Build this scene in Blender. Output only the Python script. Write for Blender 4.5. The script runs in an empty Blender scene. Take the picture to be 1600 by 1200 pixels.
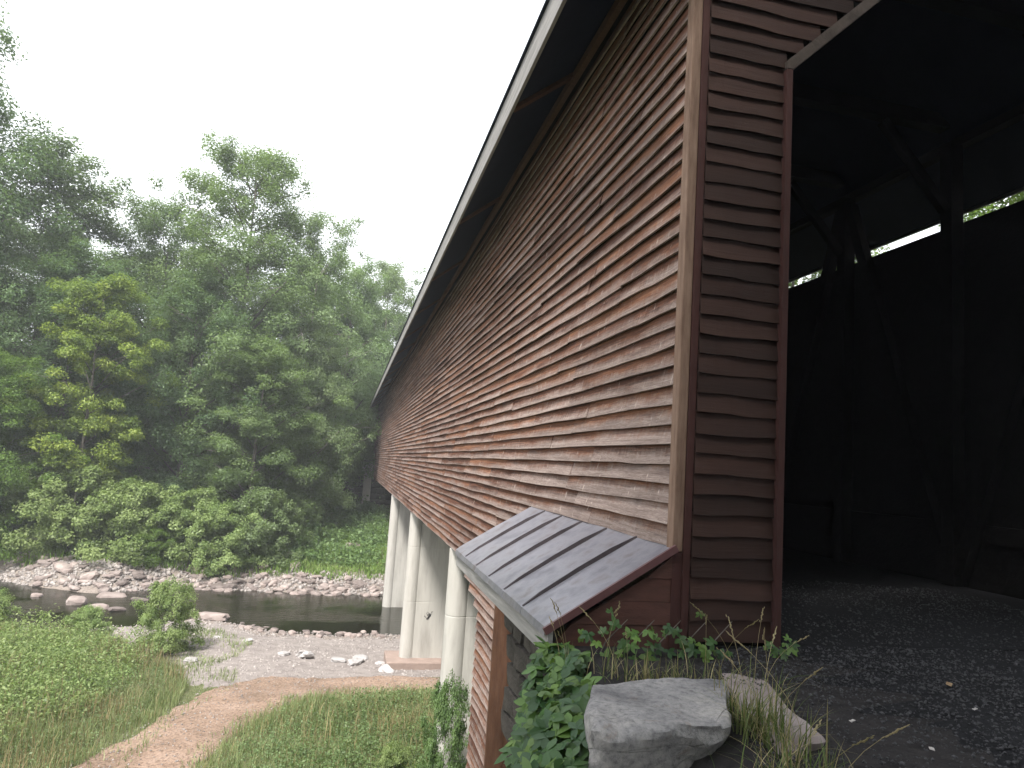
import bpy, bmesh, math, random
import numpy as np
from mathutils import Matrix, Vector, Euler

R = math.radians
scene = bpy.context.scene
C = scene.collection
rng = np.random.default_rng(7)
random.seed(7)

# ------------------------------------------------------------------ camera
EYE = Vector((0.0, 0.0, 1.55))
YAW, PITCH, ROLL = 0.22063844, 0.11569037, 0.06720004
cam_data = bpy.data.cameras.new('camera')
cam = bpy.data.objects.new('camera', cam_data)
C.objects.link(cam)
fwd = Vector((math.sin(YAW) * math.cos(PITCH), math.cos(YAW) * math.cos(PITCH), math.sin(PITCH)))
rgt = Vector((math.cos(YAW), -math.sin(YAW), 0.0))
upv = rgt.cross(fwd)
r2 = rgt * math.cos(ROLL) + upv * math.sin(ROLL)
u2 = -rgt * math.sin(ROLL) + upv * math.cos(ROLL)
cam.matrix_world = Matrix(((r2.x, u2.x, -fwd.x, EYE.x), (r2.y, u2.y, -fwd.y, EYE.y), (r2.z, u2.z, -fwd.z, EYE.z), (0, 0, 0, 1)))
cam_data.sensor_width = 36.0
cam_data.lens = 1098.3 / 1600 * 36
cam_data.clip_start = 0.05
cam_data.clip_end = 2000
scene.camera = cam

# ------------------------------------------------------------------ sky and sun (thin bright overcast)
SUN_EL, SUN_AZ = R(54), R(-148)          # azimuth measured from +Y towards +X: the light comes from the left
world = bpy.data.worlds.new('World')
scene.world = world
world.use_nodes = True
wn, wl = world.node_tree.nodes, world.node_tree.links
wn.clear()
sky = wn.new('ShaderNodeTexSky')
sky.sky_type = 'NISHITA'
sky.sun_disc = False
sky.sun_elevation = SUN_EL
sky.sun_rotation = SUN_AZ
sky.air_density = 1.0
sky.dust_density = 4.0
sky.ozone_density = 1.0
hsv = wn.new('ShaderNodeHueSaturation')
hsv.inputs['Saturation'].default_value = 0.12
veil = wn.new('ShaderNodeMix'); veil.data_type = 'RGBA'
veil.inputs[0].default_value = 0.75
veil.inputs[7].default_value = (7.0, 7.25, 7.6, 1)     # even cloud veil
bg = wn.new('ShaderNodeBackground')
bg.inputs['Strength'].default_value = 0.10
wo = wn.new('ShaderNodeOutputWorld')
wl.new(sky.outputs[0], hsv.inputs['Color'])
wl.new(hsv.outputs[0], veil.inputs[6])
wl.new(veil.outputs[2], bg.inputs['Color'])
wl.new(bg.outputs[0], wo.inputs[0])

sun_data = bpy.data.lights.new('sun', 'SUN')
sun_data.energy = 2.6
sun_data.angle = R(12)
sun_data.color = (1.0, 0.96, 0.9)
sun = bpy.data.objects.new('sun', sun_data)
C.objects.link(sun)
sdir = Vector((math.sin(SUN_AZ) * math.cos(SUN_EL), math.cos(SUN_AZ) * math.cos(SUN_EL), math.sin(SUN_EL)))
sun.rotation_euler = sdir.to_track_quat('Z', 'Y').to_euler()

scene.view_settings.view_transform = 'Standard'
scene.view_settings.look = 'None'
scene.view_settings.gamma = 1.0
scene.view_settings.use_curve_mapping = False
scene.view_settings.exposure = 1.65
scene.render.engine = 'CYCLES'
scene.cycles.max_bounces = 6
scene.cycles.transparent_max_bounces = 8
scene.cycles.use_denoising = True

# ------------------------------------------------------------------ helpers
def tag(o, label=None, cat=None, group=None, kind=None):
    if label: o['label'] = label
    if cat: o['category'] = cat
    if group: o['group'] = group
    if kind: o['kind'] = kind
    return o

def mesh_data(name, verts, faces, mat=None, smooth=False, attrs=None, uvs=None):
    me = bpy.data.meshes.new(name)
    me.from_pydata([tuple(v) for v in verts] if not isinstance(verts, np.ndarray) else verts.tolist(), [],
                   faces.tolist() if isinstance(faces, np.ndarray) else faces)
    if mat: me.materials.append(mat)
    if attrs:
        for k, v in attrs.items():
            a = me.attributes.new(k, 'FLOAT', 'POINT')
            a.data.foreach_set('value', np.asarray(v, dtype=np.float32))
    if uvs is not None:                      # per vertex uv
        l = me.uv_layers.new(name='uv')
        idx = np.empty(len(me.loops), dtype=np.int32); me.loops.foreach_get('vertex_index', idx)
        l.data.foreach_set('uv', np.asarray(uvs, dtype=np.float32)[idx].ravel())
    if smooth: me.polygons.foreach_set('use_smooth', [True] * len(me.polygons))
    me.update()
    return me

def link(name, me, parent=None, loc=(0, 0, 0), rot=(0, 0, 0), scale=(1, 1, 1)):
    o = bpy.data.objects.new(name, me)
    C.objects.link(o)
    o.location = loc; o.rotation_euler = rot; o.scale = scale
    if parent: o.parent = parent
    return o

def empty(name, loc=(0, 0, 0), label=None, cat=None, group=None):
    o = bpy.data.objects.new(name, None)
    C.objects.link(o)
    o.location = loc
    o.empty_display_size = 0.2
    return tag(o, label, cat, group)

class MB:
    """collects simple solids into one mesh"""
    def __init__(s): s.v = []; s.f = []
    def add(s, vs, fs):
        n = len(s.v); s.v += [tuple(v) for v in vs]; s.f += [tuple(i + n for i in f) for f in fs]; return s
    def box(s, x0, x1, y0, y1, z0, z1):
        return s.add([(x0, y0, z0), (x1, y0, z0), (x1, y1, z0), (x0, y1, z0), (x0, y0, z1), (x1, y0, z1), (x1, y1, z1), (x0, y1, z1)],
                     [(0, 3, 2, 1), (4, 5, 6, 7), (0, 1, 5, 4), (1, 2, 6, 5), (2, 3, 7, 6), (3, 0, 4, 7)])
    def beam(s, a, b, w, h):
        a, b = Vector(a), Vector(b); d = (b - a).normalized()
        u = d.cross(Vector((0, 0, 1)))
        if u.length < 1e-3: u = Vector((1, 0, 0))
        u.normalize(); n = u.cross(d)
        vs = []
        for p in (a, b):
            for su, sn in ((-1, -1), (1, -1), (1, 1), (-1, 1)): vs.append(p + u * su * w / 2 + n * sn * h / 2)
        return s.add(vs, [(0, 1, 2, 3), (7, 6, 5, 4), (0, 4, 5, 1), (1, 5, 6, 2), (2, 6, 7, 3), (3, 7, 4, 0)])
    def prism(s, prof, y0, y1, axis='y'):
        """extrude an (x,z) profile along y"""
        n = len(prof)
        vs = [(x, y0, z) for x, z in prof] + [(x, y1, z) for x, z in prof]
        fs = [tuple(range(n)), tuple(range(2 * n - 1, n - 1, -1))] + [(i, n + i, n + (i + 1) % n, (i + 1) % n) for i in range(n)]
        return s.add(vs, fs)
    def tube(s, pts, rad, n=6):
        pts = [Vector(p) for p in pts]; base = len(s.v); ring = []
        for i, p in enumerate(pts):
            d = (pts[min(i + 1, len(pts) - 1)] - pts[max(i - 1, 0)]).normalized()
            u = d.cross(Vector((0.31, 0.17, 0.93)))
            if u.length < 1e-3: u = d.cross(Vector((1, 0, 0)))
            u.normalize(); w = d.cross(u)
            for k in range(n):
                a = 2 * math.pi * k / n
                s.v.append(tuple(p + (u * math.cos(a) + w * math.sin(a)) * rad[i]))
        for i in range(len(pts) - 1):
            for k in range(n):
                a = base + i * n + k; b = base + i * n + (k + 1) % n
                s.f.append((a, b, b + n, a + n))
        s.f.append(tuple(base + k for k in range(n - 1, -1, -1)))
        s.f.append(tuple(base + (len(pts) - 1) * n + k for k in range(n)))
        return s
    def build(s, name, mat, parent=None, loc=(0, 0, 0), smooth=False, bevel=0.0):
        me = mesh_data(name, s.v, s.f, mat, smooth)
        bm = bmesh.new(); bm.from_mesh(me)
        bmesh.ops.recalc_face_normals(bm, faces=bm.faces)
        if bevel:
            bmesh.ops.bevel(bm, geom=[e for e in bm.edges if e.is_manifold and e.calc_face_angle(0) > 0.6], offset=bevel, segments=1, affect='EDGES')
        bm.to_mesh(me); bm.free()
        return link(name, me, parent, loc)

# ------------------------------------------------------------------ numeric noise
def hashn(ix, iy, seed):
    h = np.sin(ix * 127.1 + iy * 311.7 + seed * 74.7) * 43758.5453
    return h - np.floor(h)
def vnoise(x, y, seed=0.0):
    x = np.asarray(x, float); y = np.asarray(y, float)
    ix, iy = np.floor(x), np.floor(y); fx, fy = x - ix, y - iy
    fx = fx * fx * (3 - 2 * fx); fy = fy * fy * (3 - 2 * fy)
    a, b, c, d = hashn(ix, iy, seed), hashn(ix + 1, iy, seed), hashn(ix, iy + 1, seed), hashn(ix + 1, iy + 1, seed)
    return (a * (1 - fx) + b * fx) * (1 - fy) + (c * (1 - fx) + d * fx) * fy
def fbm(x, y, seed=0.0, oct=4):
    s = 0; a = 0.5
    for i in range(oct):
        s = s + a * (vnoise(x, y, seed + i * 3.3) - 0.5); x = np.asarray(x) * 2.03; y = np.asarray(y) * 2.03; a *= 0.5
    return s
def sstep(a, b, x):
    t = np.clip((np.asarray(x, float) - a) / (b - a), 0, 1); return t * t * (3 - 2 * t)

# ------------------------------------------------------------------ materials
def new_mat(name):
    m = bpy.data.materials.new(name); m.use_nodes = True
    nt = m.node_tree; nt.nodes.clear()
    return m, nt.nodes, nt.links

def N(nodes, t, **kw):
    n = nodes.new(t)
    for k, v in kw.items():
        if k in n.inputs.keys(): n.inputs[k].default_value = v
        else: setattr(n, k, v)
    return n

def ramp(nodes, stops):
    r = nodes.new('ShaderNodeValToRGB')
    e = r.color_ramp.elements
    while len(e) < len(stops): e.new(0.5)
    for i, (p, c) in enumerate(stops):
        e[i].position = p; e[i].color = (*c, 1) if len(c) == 3 else c
    return r

def mixc(nodes, links, fac, a, b, mode='MIX'):
    m = nodes.new('ShaderNodeMix'); m.data_type = 'RGBA'; m.blend_type = mode
    for s, v in ((0, fac), (6, a), (7, b)):
        if hasattr(v, 'links') or hasattr(v, 'is_linked'): links.new(v, m.inputs[s])
        elif isinstance(v, (int, float)): m.inputs[s].default_value = v
        else: m.inputs[s].default_value = (*v, 1)
    return m.outputs[2]

def math_n(nodes, links, op, a, b=None, clamp=False):
    m = nodes.new('ShaderNodeMath'); m.operation = op; m.use_clamp = clamp
    for i, v in enumerate((a, b)):
        if v is None: continue
        if isinstance(v, (int, float)): m.inputs[i].default_value = v
        else: links.new(v, m.inputs[i])
    return m.outputs[0]

def simple_mat(name, c1, c2, scale=4.0, rough=0.85, bump=0.3, stretch=(1, 1, 1), detail=6, coords='Object', spec=0.3, bdist=0.02, metallic=0.0, c3=None, obj_rand=0.0):
    m, n, l = new_mat(name)
    tc = N(n, 'ShaderNodeTexCoord')
    mp = N(n, 'ShaderNodeMapping'); mp.inputs['Scale'].default_value = stretch
    if coords == 'Position':
        g = N(n, 'ShaderNodeNewGeometry'); l.new(g.outputs['Position'], mp.inputs[0])
    else: l.new(tc.outputs[coords], mp.inputs[0])
    nz = N(n, 'ShaderNodeTexNoise', Scale=scale, Detail=detail, Roughness=0.62)
    l.new(mp.outputs[0], nz.inputs['Vector'])
    stops = [(0.3, c1), (0.7, c2)] if c3 is None else [(0.3, c1), (0.52, c2), (0.72, c3)]
    rp = ramp(n, stops); l.new(nz.outputs['Fac'], rp.inputs[0])
    col = rp.outputs[0]
    if obj_rand:
        oi = N(n, 'ShaderNodeObjectInfo')
        v = math_n(n, l, 'MULTIPLY_ADD', oi.outputs['Random'], 2 * obj_rand); v.node.inputs[2].default_value = 1 - obj_rand
        hs = N(n, 'ShaderNodeHueSaturation'); l.new(col, hs.inputs['Color']); l.new(v, hs.inputs['Value']); col = hs.outputs[0]
    b = N(n, 'ShaderNodeBsdfPrincipled', Roughness=rough, Metallic=metallic)
    b.inputs['Specular IOR Level'].default_value = spec
    l.new(col, b.inputs['Base Color'])
    if bump:
        n2 = N(n, 'ShaderNodeTexNoise', Scale=scale * 5, Detail=5.0, Roughness=0.6); l.new(mp.outputs[0], n2.inputs['Vector'])
        bp = N(n, 'ShaderNodeBump', Strength=bump, Distance=bdist); l.new(n2.outputs['Fac'], bp.inputs['Height']); l.new(bp.outputs[0], b.inputs['Normal'])
    o = N(n, 'ShaderNodeOutputMaterial'); l.new(b.outputs[0], o.inputs[0])
    return m

def siding_mat(name, painted=False):
    """weathered clapboard: uv.x = metres along the board, uv.y = 0 at the butt, 1 at the tucked-in top"""
    m, n, l = new_mat(name)
    uv = N(n, 'ShaderNodeUVMap'); uv.uv_map = 'uv'
    oi = N(n, 'ShaderNodeObjectInfo')
    at = N(n, 'ShaderNodeAttribute'); at.attribute_name = 'rnd'
    rsum = math_n(n, l, 'ADD', oi.outputs['Random'], at.outputs['Fac'])
    rnd = math_n(n, l, 'FRACT', rsum)
    rnd2 = math_n(n, l, 'FRACT', math_n(n, l, 'MULTIPLY', rnd, 37.7))
    rnd3 = math_n(n, l, 'FRACT', math_n(n, l, 'MULTIPLY', rnd, 91.3))
    sp = N(n, 'ShaderNodeSeparateXYZ'); l.new(uv.outputs[0], sp.inputs[0])
    sc = N(n, 'ShaderNodeVectorMath'); sc.operation = 'LENGTH'
    # board-space coordinates shifted per board
    off = math_n(n, l, 'MULTIPLY', rnd, 60.0)
    cx = math_n(n, l, 'ADD', sp.outputs[0], off)
    def coords(su, sv):
        cb = N(n, 'ShaderNodeCombineXYZ')
        l.new(math_n(n, l, 'MULTIPLY', cx, su), cb.inputs[0]); l.new(math_n(n, l, 'MULTIPLY', sp.outputs[1], sv), cb.inputs[1])
        l.new(off, cb.inputs[2])
        return cb.outputs[0]
    grain = N(n, 'ShaderNodeTexNoise', Scale=1.0, Detail=6.0, Roughness=0.65, Distortion=0.6); l.new(coords(1.3, 9), grain.inputs['Vector'])
    fine = N(n, 'ShaderNodeTexNoise', Scale=1.0, Detail=4.0, Roughness=0.7); l.new(coords(7, 45), fine.inputs['Vector'])
    patch = N(n, 'ShaderNodeTexNoise', Scale=1.0, Detail=5.0, Roughness=0.6); l.new(coords(0.9, 1.2), patch.inputs['Vector'])
    drip = N(n, 'ShaderNodeTexNoise', Scale=1.0, Detail=3.0, Roughness=0.6); l.new(coords(14, 1.3), drip.inputs['Vector'])
    b = N(n, 'ShaderNodeBsdfPrincipled', Roughness=0.85)
    b.inputs['Specular IOR Level'].default_value = 0.22
    if painted:
        base = ramp(n, [(0.25, (0.024, 0.012, 0.0095)), (0.75, (0.042, 0.021, 0.016))]); l.new(patch.outputs['Fac'], base.inputs[0])
        col = mixc(n, l, math_n(n, l, 'MULTIPLY', fine.outputs['Fac'], 0.35), base.outputs[0], (0.025, 0.014, 0.012))
        hs = N(n, 'ShaderNodeHueSaturation'); l.new(col, hs.inputs['Color'])
        v = math_n(n, l, 'MULTIPLY_ADD', rnd2, 0.7); v.node.inputs[2].default_value = 0.62; l.new(v, hs.inputs['Value'])
        col = hs.outputs[0]
    else:
        brown = ramp(n, [(0.25, (0.060, 0.027, 0.020)), (0.5, (0.155, 0.066, 0.040)), (0.78, (0.30, 0.14, 0.075))])
        l.new(math_n(n, l, 'ADD', grain.outputs['Fac'], math_n(n, l, 'MULTIPLY', math_n(n, l, 'SUBTRACT', rnd2, 0.5), 0.28)), brown.inputs[0])
        grey = ramp(n, [(0.2, (0.12, 0.085, 0.075)), (0.5, (0.30, 0.235, 0.21)), (0.85, (0.46, 0.39, 0.36))]); l.new(grain.outputs['Fac'], grey.inputs[0])
        # weathered share grows towards the exposed butt
        geo = N(n, 'ShaderNodeNewGeometry')
        gp = N(n, 'ShaderNodeSeparateXYZ'); l.new(geo.outputs['Position'], gp.inputs[0])
        wet = N(n, 'ShaderNodeMapRange'); wet.inputs[1].default_value = 3.2; wet.inputs[2].default_value = 0.7; l.new(gp.outputs[2], wet.inputs[0])
        wet2 = N(n, 'ShaderNodeMapRange'); wet2.inputs[1].default_value = 13.0; wet2.inputs[2].default_value = 6.0; l.new(gp.outputs[1], wet2.inputs[0])
        splash = math_n(n, l, 'MULTIPLY', math_n(n, l, 'MULTIPLY', wet.outputs[0], wet2.outputs[0]), 1.1)
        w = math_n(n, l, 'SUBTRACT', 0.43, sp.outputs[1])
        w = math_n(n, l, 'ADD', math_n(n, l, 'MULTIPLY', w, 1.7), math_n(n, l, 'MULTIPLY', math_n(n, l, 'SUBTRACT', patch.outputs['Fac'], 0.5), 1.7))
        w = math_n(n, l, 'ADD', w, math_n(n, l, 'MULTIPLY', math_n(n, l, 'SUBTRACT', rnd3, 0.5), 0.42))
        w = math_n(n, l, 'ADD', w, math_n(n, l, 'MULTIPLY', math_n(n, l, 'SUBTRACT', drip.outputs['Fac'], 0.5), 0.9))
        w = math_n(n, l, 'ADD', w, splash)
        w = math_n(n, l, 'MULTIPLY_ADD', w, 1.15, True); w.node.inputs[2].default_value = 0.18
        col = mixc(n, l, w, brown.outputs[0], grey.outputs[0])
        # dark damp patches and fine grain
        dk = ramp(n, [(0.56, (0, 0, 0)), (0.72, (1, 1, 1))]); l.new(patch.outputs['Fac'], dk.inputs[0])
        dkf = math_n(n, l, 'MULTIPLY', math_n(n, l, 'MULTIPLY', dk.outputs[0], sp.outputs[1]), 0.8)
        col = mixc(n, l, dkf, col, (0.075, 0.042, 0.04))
        fg = ramp(n, [(0.45, (0.62, 0.58, 0.56)), (0.6, (1, 1, 1))]); l.new(fine.outputs['Fac'], fg.inputs[0])
        col = mixc(n, l, 0.8, col, fg.outputs[0], 'MULTIPLY')
        # pale scrapes where the paint has flaked
        sc2 = ramp(n, [(0.67, (0, 0, 0)), (0.73, (1, 1, 1))]); l.new(drip.outputs['Fac'], sc2.inputs[0])
        col = mixc(n, l, math_n(n, l, 'MULTIPLY', sc2.outputs[0], 0.55), col, (0.60, 0.50, 0.44))
        # nail heads in a row above the butt
        nu = math_n(n, l, 'ABSOLUTE', math_n(n, l, 'SUBTRACT', math_n(n, l, 'FRACT', math_n(n, l, 'DIVIDE', sp.outputs[0], 0.61)), 0.5))
        nv = math_n(n, l, 'ABSOLUTE', math_n(n, l, 'SUBTRACT', sp.outputs[1], 0.16))
        nail = math_n(n, l, 'MULTIPLY', math_n(n, l, 'LESS_THAN', nu, 0.009), math_n(n, l, 'LESS_THAN', nv, 0.028))
        col = mixc(n, l, math_n(n, l, 'MULTIPLY', nail, 0.85), col, (0.03, 0.025, 0.025))
        hs = N(n, 'ShaderNodeHueSaturation'); l.new(col, hs.inputs['Color'])
        v = math_n(n, l, 'MULTIPLY_ADD', rnd3, 0.26); v.node.inputs[2].default_value = 0.76; l.new(v, hs.inputs['Value'])
        col = hs.outputs[0]
    l.new(col, b.inputs['Base Color'])
    bp = N(n, 'ShaderNodeBump', Strength=0.5, Distance=0.006)
    l.new(math_n(n, l, 'ADD', grain.outputs['Fac'], math_n(n, l, 'MULTIPLY', fine.outputs['Fac'], 0.5)), bp.inputs['Height'])
    l.new(bp.outputs[0], b.inputs['Normal'])
    o = N(n, 'ShaderNodeOutputMaterial'); l.new(b.outputs[0], o.inputs[0])
    return m

def leaf_mat(name, dark, mid, light, trans=0.48, gloss=0.3, rough=0.45):
    m, n, l = new_mat(name)
    at = N(n, 'ShaderNodeAttribute'); at.attribute_name = 'rnd'
    oi = N(n, 'ShaderNodeObjectInfo')
    rp = ramp(n, [(0.0, dark), (0.5, mid), (1.0, light)]); l.new(at.outputs['Fac'], rp.inputs[0])
    hs = N(n, 'ShaderNodeHueSaturation'); l.new(rp.outputs[0], hs.inputs['Color'])
    v = math_n(n, l, 'MULTIPLY_ADD', oi.outputs['Random'], 0.24); v.node.inputs[2].default_value = 0.88; l.new(v, hs.inputs['Value'])
    h = math_n(n, l, 'MULTIPLY_ADD', oi.outputs['Random'], 0.016); h.node.inputs[2].default_value = 0.492; l.new(h, hs.inputs['Hue'])
    b = N(n, 'ShaderNodeBsdfPrincipled', Roughness=rough); b.inputs['Specular IOR Level'].default_value = gloss
    l.new(hs.outputs[0], b.inputs['Base Color'])
    t = N(n, 'ShaderNodeBsdfTranslucent')
    tc = mixc(n, l, 0.5, hs.outputs[0], (0.16, 0.24, 0.03)); l.new(tc, t.inputs['Color'])
    mx = N(n, 'ShaderNodeMixShader'); mx.inputs[0].default_value = trans
    l.new(b.outputs[0], mx.inputs[1]); l.new(t.outputs[0], mx.inputs[2])
    o = N(n, 'ShaderNodeOutputMaterial'); l.new(mx.outputs[0], o.inputs[0])
    return m

M = {}
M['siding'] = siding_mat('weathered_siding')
M['portal'] = siding_mat('painted_portal_siding', painted=True)
M['tan_post'] = simple_mat('weathered_post', (0.12, 0.072, 0.05), (0.235, 0.155, 0.115), 6, stretch=(4, 4, 0.5), bump=0.3)
M['haunch_trim'] = simple_mat('haunch_trim', (0.045, 0.034, 0.028), (0.085, 0.065, 0.055), 6, bump=0.3)
M['red_trim'] = simple_mat('red_brown_trim', (0.036, 0.013, 0.011), (0.055, 0.02, 0.017), 6, stretch=(3, 3, 0.5), bump=0.2)
M['fascia'] = simple_mat('fascia_wood', (0.17, 0.165, 0.16), (0.32, 0.305, 0.295), 3, stretch=(3, 0.4, 6), bump=0.25)
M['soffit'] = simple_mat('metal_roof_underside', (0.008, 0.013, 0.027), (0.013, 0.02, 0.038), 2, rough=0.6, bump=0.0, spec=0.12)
M['rafter'] = simple_mat('rafter_wood', (0.09, 0.045, 0.03), (0.14, 0.075, 0.05), 6, stretch=(1, 4, 4), bump=0.2)
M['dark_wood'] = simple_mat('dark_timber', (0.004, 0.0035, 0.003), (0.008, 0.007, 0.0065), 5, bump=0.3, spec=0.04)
M['roof_metal'] = simple_mat('awning_metal', (0.13, 0.125, 0.148), (0.235, 0.228, 0.258), 4.0, rough=0.34, bump=0.12, spec=0.5, metallic=0.25, bdist=0.01, c3=(0.14, 0.118, 0.122))
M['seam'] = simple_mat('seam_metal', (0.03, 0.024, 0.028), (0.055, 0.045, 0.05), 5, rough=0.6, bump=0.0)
M['red_metal'] = simple_mat('red_metal_edge', (0.085, 0.032, 0.034), (0.12, 0.05, 0.05), 5, rough=0.45, bump=0.1, spec=0.5)
M['brown_board'] = simple_mat('brown_board', (0.06, 0.028, 0.016), (0.11, 0.055, 0.032), 5, stretch=(4, 4, 0.4), bump=0.3)
M['dark_board'] = simple_mat('awning_side_board', (0.06, 0.026, 0.02), (0.095, 0.042, 0.033), 5, stretch=(1, 4, 4), bump=0.3)
M['pale_board'] = simple_mat('pale_board', (0.42, 0.38, 0.36), (0.55, 0.5, 0.47), 4, stretch=(3, 3, 0.4), bump=0.2)
M['concrete'] = simple_mat('concrete', (0.28, 0.265, 0.24), (0.42, 0.402, 0.37), 1.6, rough=0.9, bump=0.3, stretch=(1.5, 1.5, 0.22), detail=9, c3=(0.36, 0.342, 0.312))
M['footing'] = simple_mat('footing_concrete', (0.22, 0.165, 0.14), (0.31, 0.235, 0.20), 2, bump=0.3)
M['graffiti'] = simple_mat('black_spray_paint', (0.02, 0.02, 0.022), (0.035, 0.035, 0.04), 6, bump=0)
M['stone_grey'] = simple_mat('grey_sandstone', (0.20, 0.19, 0.19), (0.38, 0.365, 0.36), 2.6, bump=0.7, bdist=0.03, detail=9, c3=(0.46, 0.42, 0.39))
def boulder_mat():
    m, n, l = new_mat('weathered_boulder')
    tc = N(n, 'ShaderNodeTexCoord')
    n1 = N(n, 'ShaderNodeTexNoise', Scale=2.2, Detail=8.0, Roughness=0.65); l.new(tc.outputs['Object'], n1.inputs['Vector'])
    n2 = N(n, 'ShaderNodeTexNoise', Scale=26.0, Detail=7.0, Roughness=0.75); l.new(tc.outputs['Object'], n2.inputs['Vector'])
    n3 = N(n, 'ShaderNodeTexNoise', Scale=5.5, Detail=6.0, Roughness=0.7, Distortion=0.8); l.new(tc.outputs['Object'], n3.inputs['Vector'])
    mp = N(n, 'ShaderNodeMapping'); mp.inputs['Scale'].default_value = (1.2, 1.2, 5.0); l.new(tc.outputs['Object'], mp.inputs[0])
    vo = N(n, 'ShaderNodeTexVoronoi', Scale=2.4); vo.feature = 'DISTANCE_TO_EDGE'; l.new(mp.outputs[0], vo.inputs['Vector'])
    c1 = ramp(n, [(0.3, (0.17, 0.165, 0.17)), (0.5, (0.30, 0.29, 0.29)), (0.7, (0.42, 0.395, 0.375))]); l.new(n1.outputs['Fac'], c1.inputs[0])
    c2 = ramp(n, [(0.35, (0.5, 0.5, 0.52)), (0.5, (0.95, 0.95, 0.95)), (0.68, (1.25, 1.22, 1.2))]); l.new(n2.outputs['Fac'], c2.inputs[0])
    col = mixc(n, l, 0.9, c1.outputs[0], c2.outputs[0], 'MULTIPLY')
    lich = ramp(n, [(0.60, (0, 0, 0)), (0.70, (1, 1, 1))]); l.new(n3.outputs['Fac'], lich.inputs[0])
    col = mixc(n, l, math_n(n, l, 'MULTIPLY', lich.outputs[0], 0.55), col, (0.25, 0.19, 0.155))
    ck0 = ramp(n, [(0.0, (1, 1, 1)), (0.014, (0, 0, 0))]); l.new(vo.outputs['Distance'], ck0.inputs[0])
    ckm = ramp(n, [(0.50, (0, 0, 0)), (0.60, (1, 1, 1))]); l.new(n1.outputs['Fac'], ckm.inputs[0])
    ck = N(n, 'ShaderNodeMix'); ck.data_type = 'RGBA'; ck.blend_type = 'MULTIPLY'; ck.inputs[0].default_value = 1.0; l.new(ck0.outputs[0], ck.inputs[6]); l.new(ckm.outputs[0], ck.inputs[7])
    col = mixc(n, l, math_n(n, l, 'MULTIPLY', ck.outputs[2], 0.4), col, (0.07, 0.065, 0.065))
    b = N(n, 'ShaderNodeBsdfPrincipled', Roughness=0.88); b.inputs['Specular IOR Level'].default_value = 0.25
    l.new(col, b.inputs['Base Color'])
    hgt = math_n(n, l, 'SUBTRACT', math_n(n, l, 'ADD', math_n(n, l, 'MULTIPLY', n2.outputs['Fac'], 0.5), n3.outputs['Fac']), math_n(n, l, 'MULTIPLY', ck.outputs[2], 0.4))
    bp = N(n, 'ShaderNodeBump', Strength=0.85, Distance=0.03); l.new(hgt, bp.inputs['Height']); l.new(bp.outputs[0], b.inputs['Normal'])
    o = N(n, 'ShaderNodeOutputMaterial'); l.new(b.outputs[0], o.inputs[0])
    return m
M['boulder'] = boulder_mat()
M['stone_pink'] = simple_mat('pink_sandstone', (0.20, 0.16, 0.155), (0.34, 0.29, 0.28), 2.5, bump=0.6, bdist=0.02)
M['river_stone'] = simple_mat('river_stone', (0.16, 0.125, 0.115), (0.28, 0.235, 0.215), 1.5, bump=0.5, bdist=0.05, obj_rand=0.45)
M['pale_stone'] = simple_mat('pale_stone', (0.30, 0.28, 0.275), (0.44, 0.42, 0.41), 1.5, bump=0.5, bdist=0.05, obj_rand=0.15)
M['old_stone'] = simple_mat('abutment_stone', (0.03, 0.026, 0.023), (0.075, 0.065, 0.058), 2.5, bump=0.7, bdist=0.03, obj_rand=0.3)
M['bark'] = simple_mat('bark', (0.07, 0.06, 0.052), (0.17, 0.15, 0.13), 3, stretch=(3, 3, 0.5), bump=0.6)
M['bark_pale'] = simple_mat('pale_bark', (0.2, 0.18, 0.155), (0.34, 0.31, 0.27), 3, stretch=(3, 3, 0.6), bump=0.4)
M['leaf_dark'] = leaf_mat('leaf_dark', (0.058, 0.105, 0.046), (0.108, 0.176, 0.074), (0.17, 0.25, 0.11))
M['leaf_mid'] = leaf_mat('leaf_mid', (0.086, 0.145, 0.054), (0.148, 0.228, 0.085), (0.22, 0.31, 0.125))
M['leaf_pale'] = leaf_mat('leaf_pale', (0.11, 0.17, 0.07), (0.175, 0.25, 0.11), (0.245, 0.33, 0.155))
M['leaf_yellow'] = leaf_mat('leaf_yellow', (0.09, 0.145, 0.035), (0.19, 0.26, 0.05), (0.34, 0.40, 0.07))
M['leaf_bright'] = leaf_mat('leaf_bright', (0.055, 0.115, 0.022), (0.11, 0.195, 0.036), (0.17, 0.27, 0.06))
M['leaf_shrub'] = leaf_mat('leaf_shrub', (0.13, 0.195, 0.065), (0.235, 0.315, 0.11), (0.35, 0.43, 0.18))
M['leaf_creeper'] = leaf_mat('leaf_creeper', (0.032, 0.08, 0.026), (0.075, 0.15, 0.036), (0.15, 0.25, 0.05), trans=0.3, gloss=0.4, rough=0.42)
M['grass'] = leaf_mat('grass_blades', (0.13, 0.175, 0.07), (0.23, 0.28, 0.12), (0.39, 0.39, 0.22), trans=0.3, gloss=0.2)
M['grass_far'] = leaf_mat('grass_blades_bright', (0.09, 0.155, 0.03), (0.16, 0.24, 0.055), (0.28, 0.33, 0.11), trans=0.3, gloss=0.2)
M['grass_near'] = leaf_mat('dark_green_grass', (0.05, 0.085, 0.025), (0.10, 0.14, 0.045), (0.20, 0.22, 0.09), trans=0.3, gloss=0.2)  # darker green blade mix for the near tufts
M['straw'] = leaf_mat('dry_grass', (0.16, 0.13, 0.06), (0.28, 0.23, 0.12), (0.42, 0.35, 0.2), trans=0.2, gloss=0.2)
M['paper'] = simple_mat('paper_scrap', (0.38, 0.35, 0.34), (0.5, 0.47, 0.45), 3, bump=0)
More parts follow.
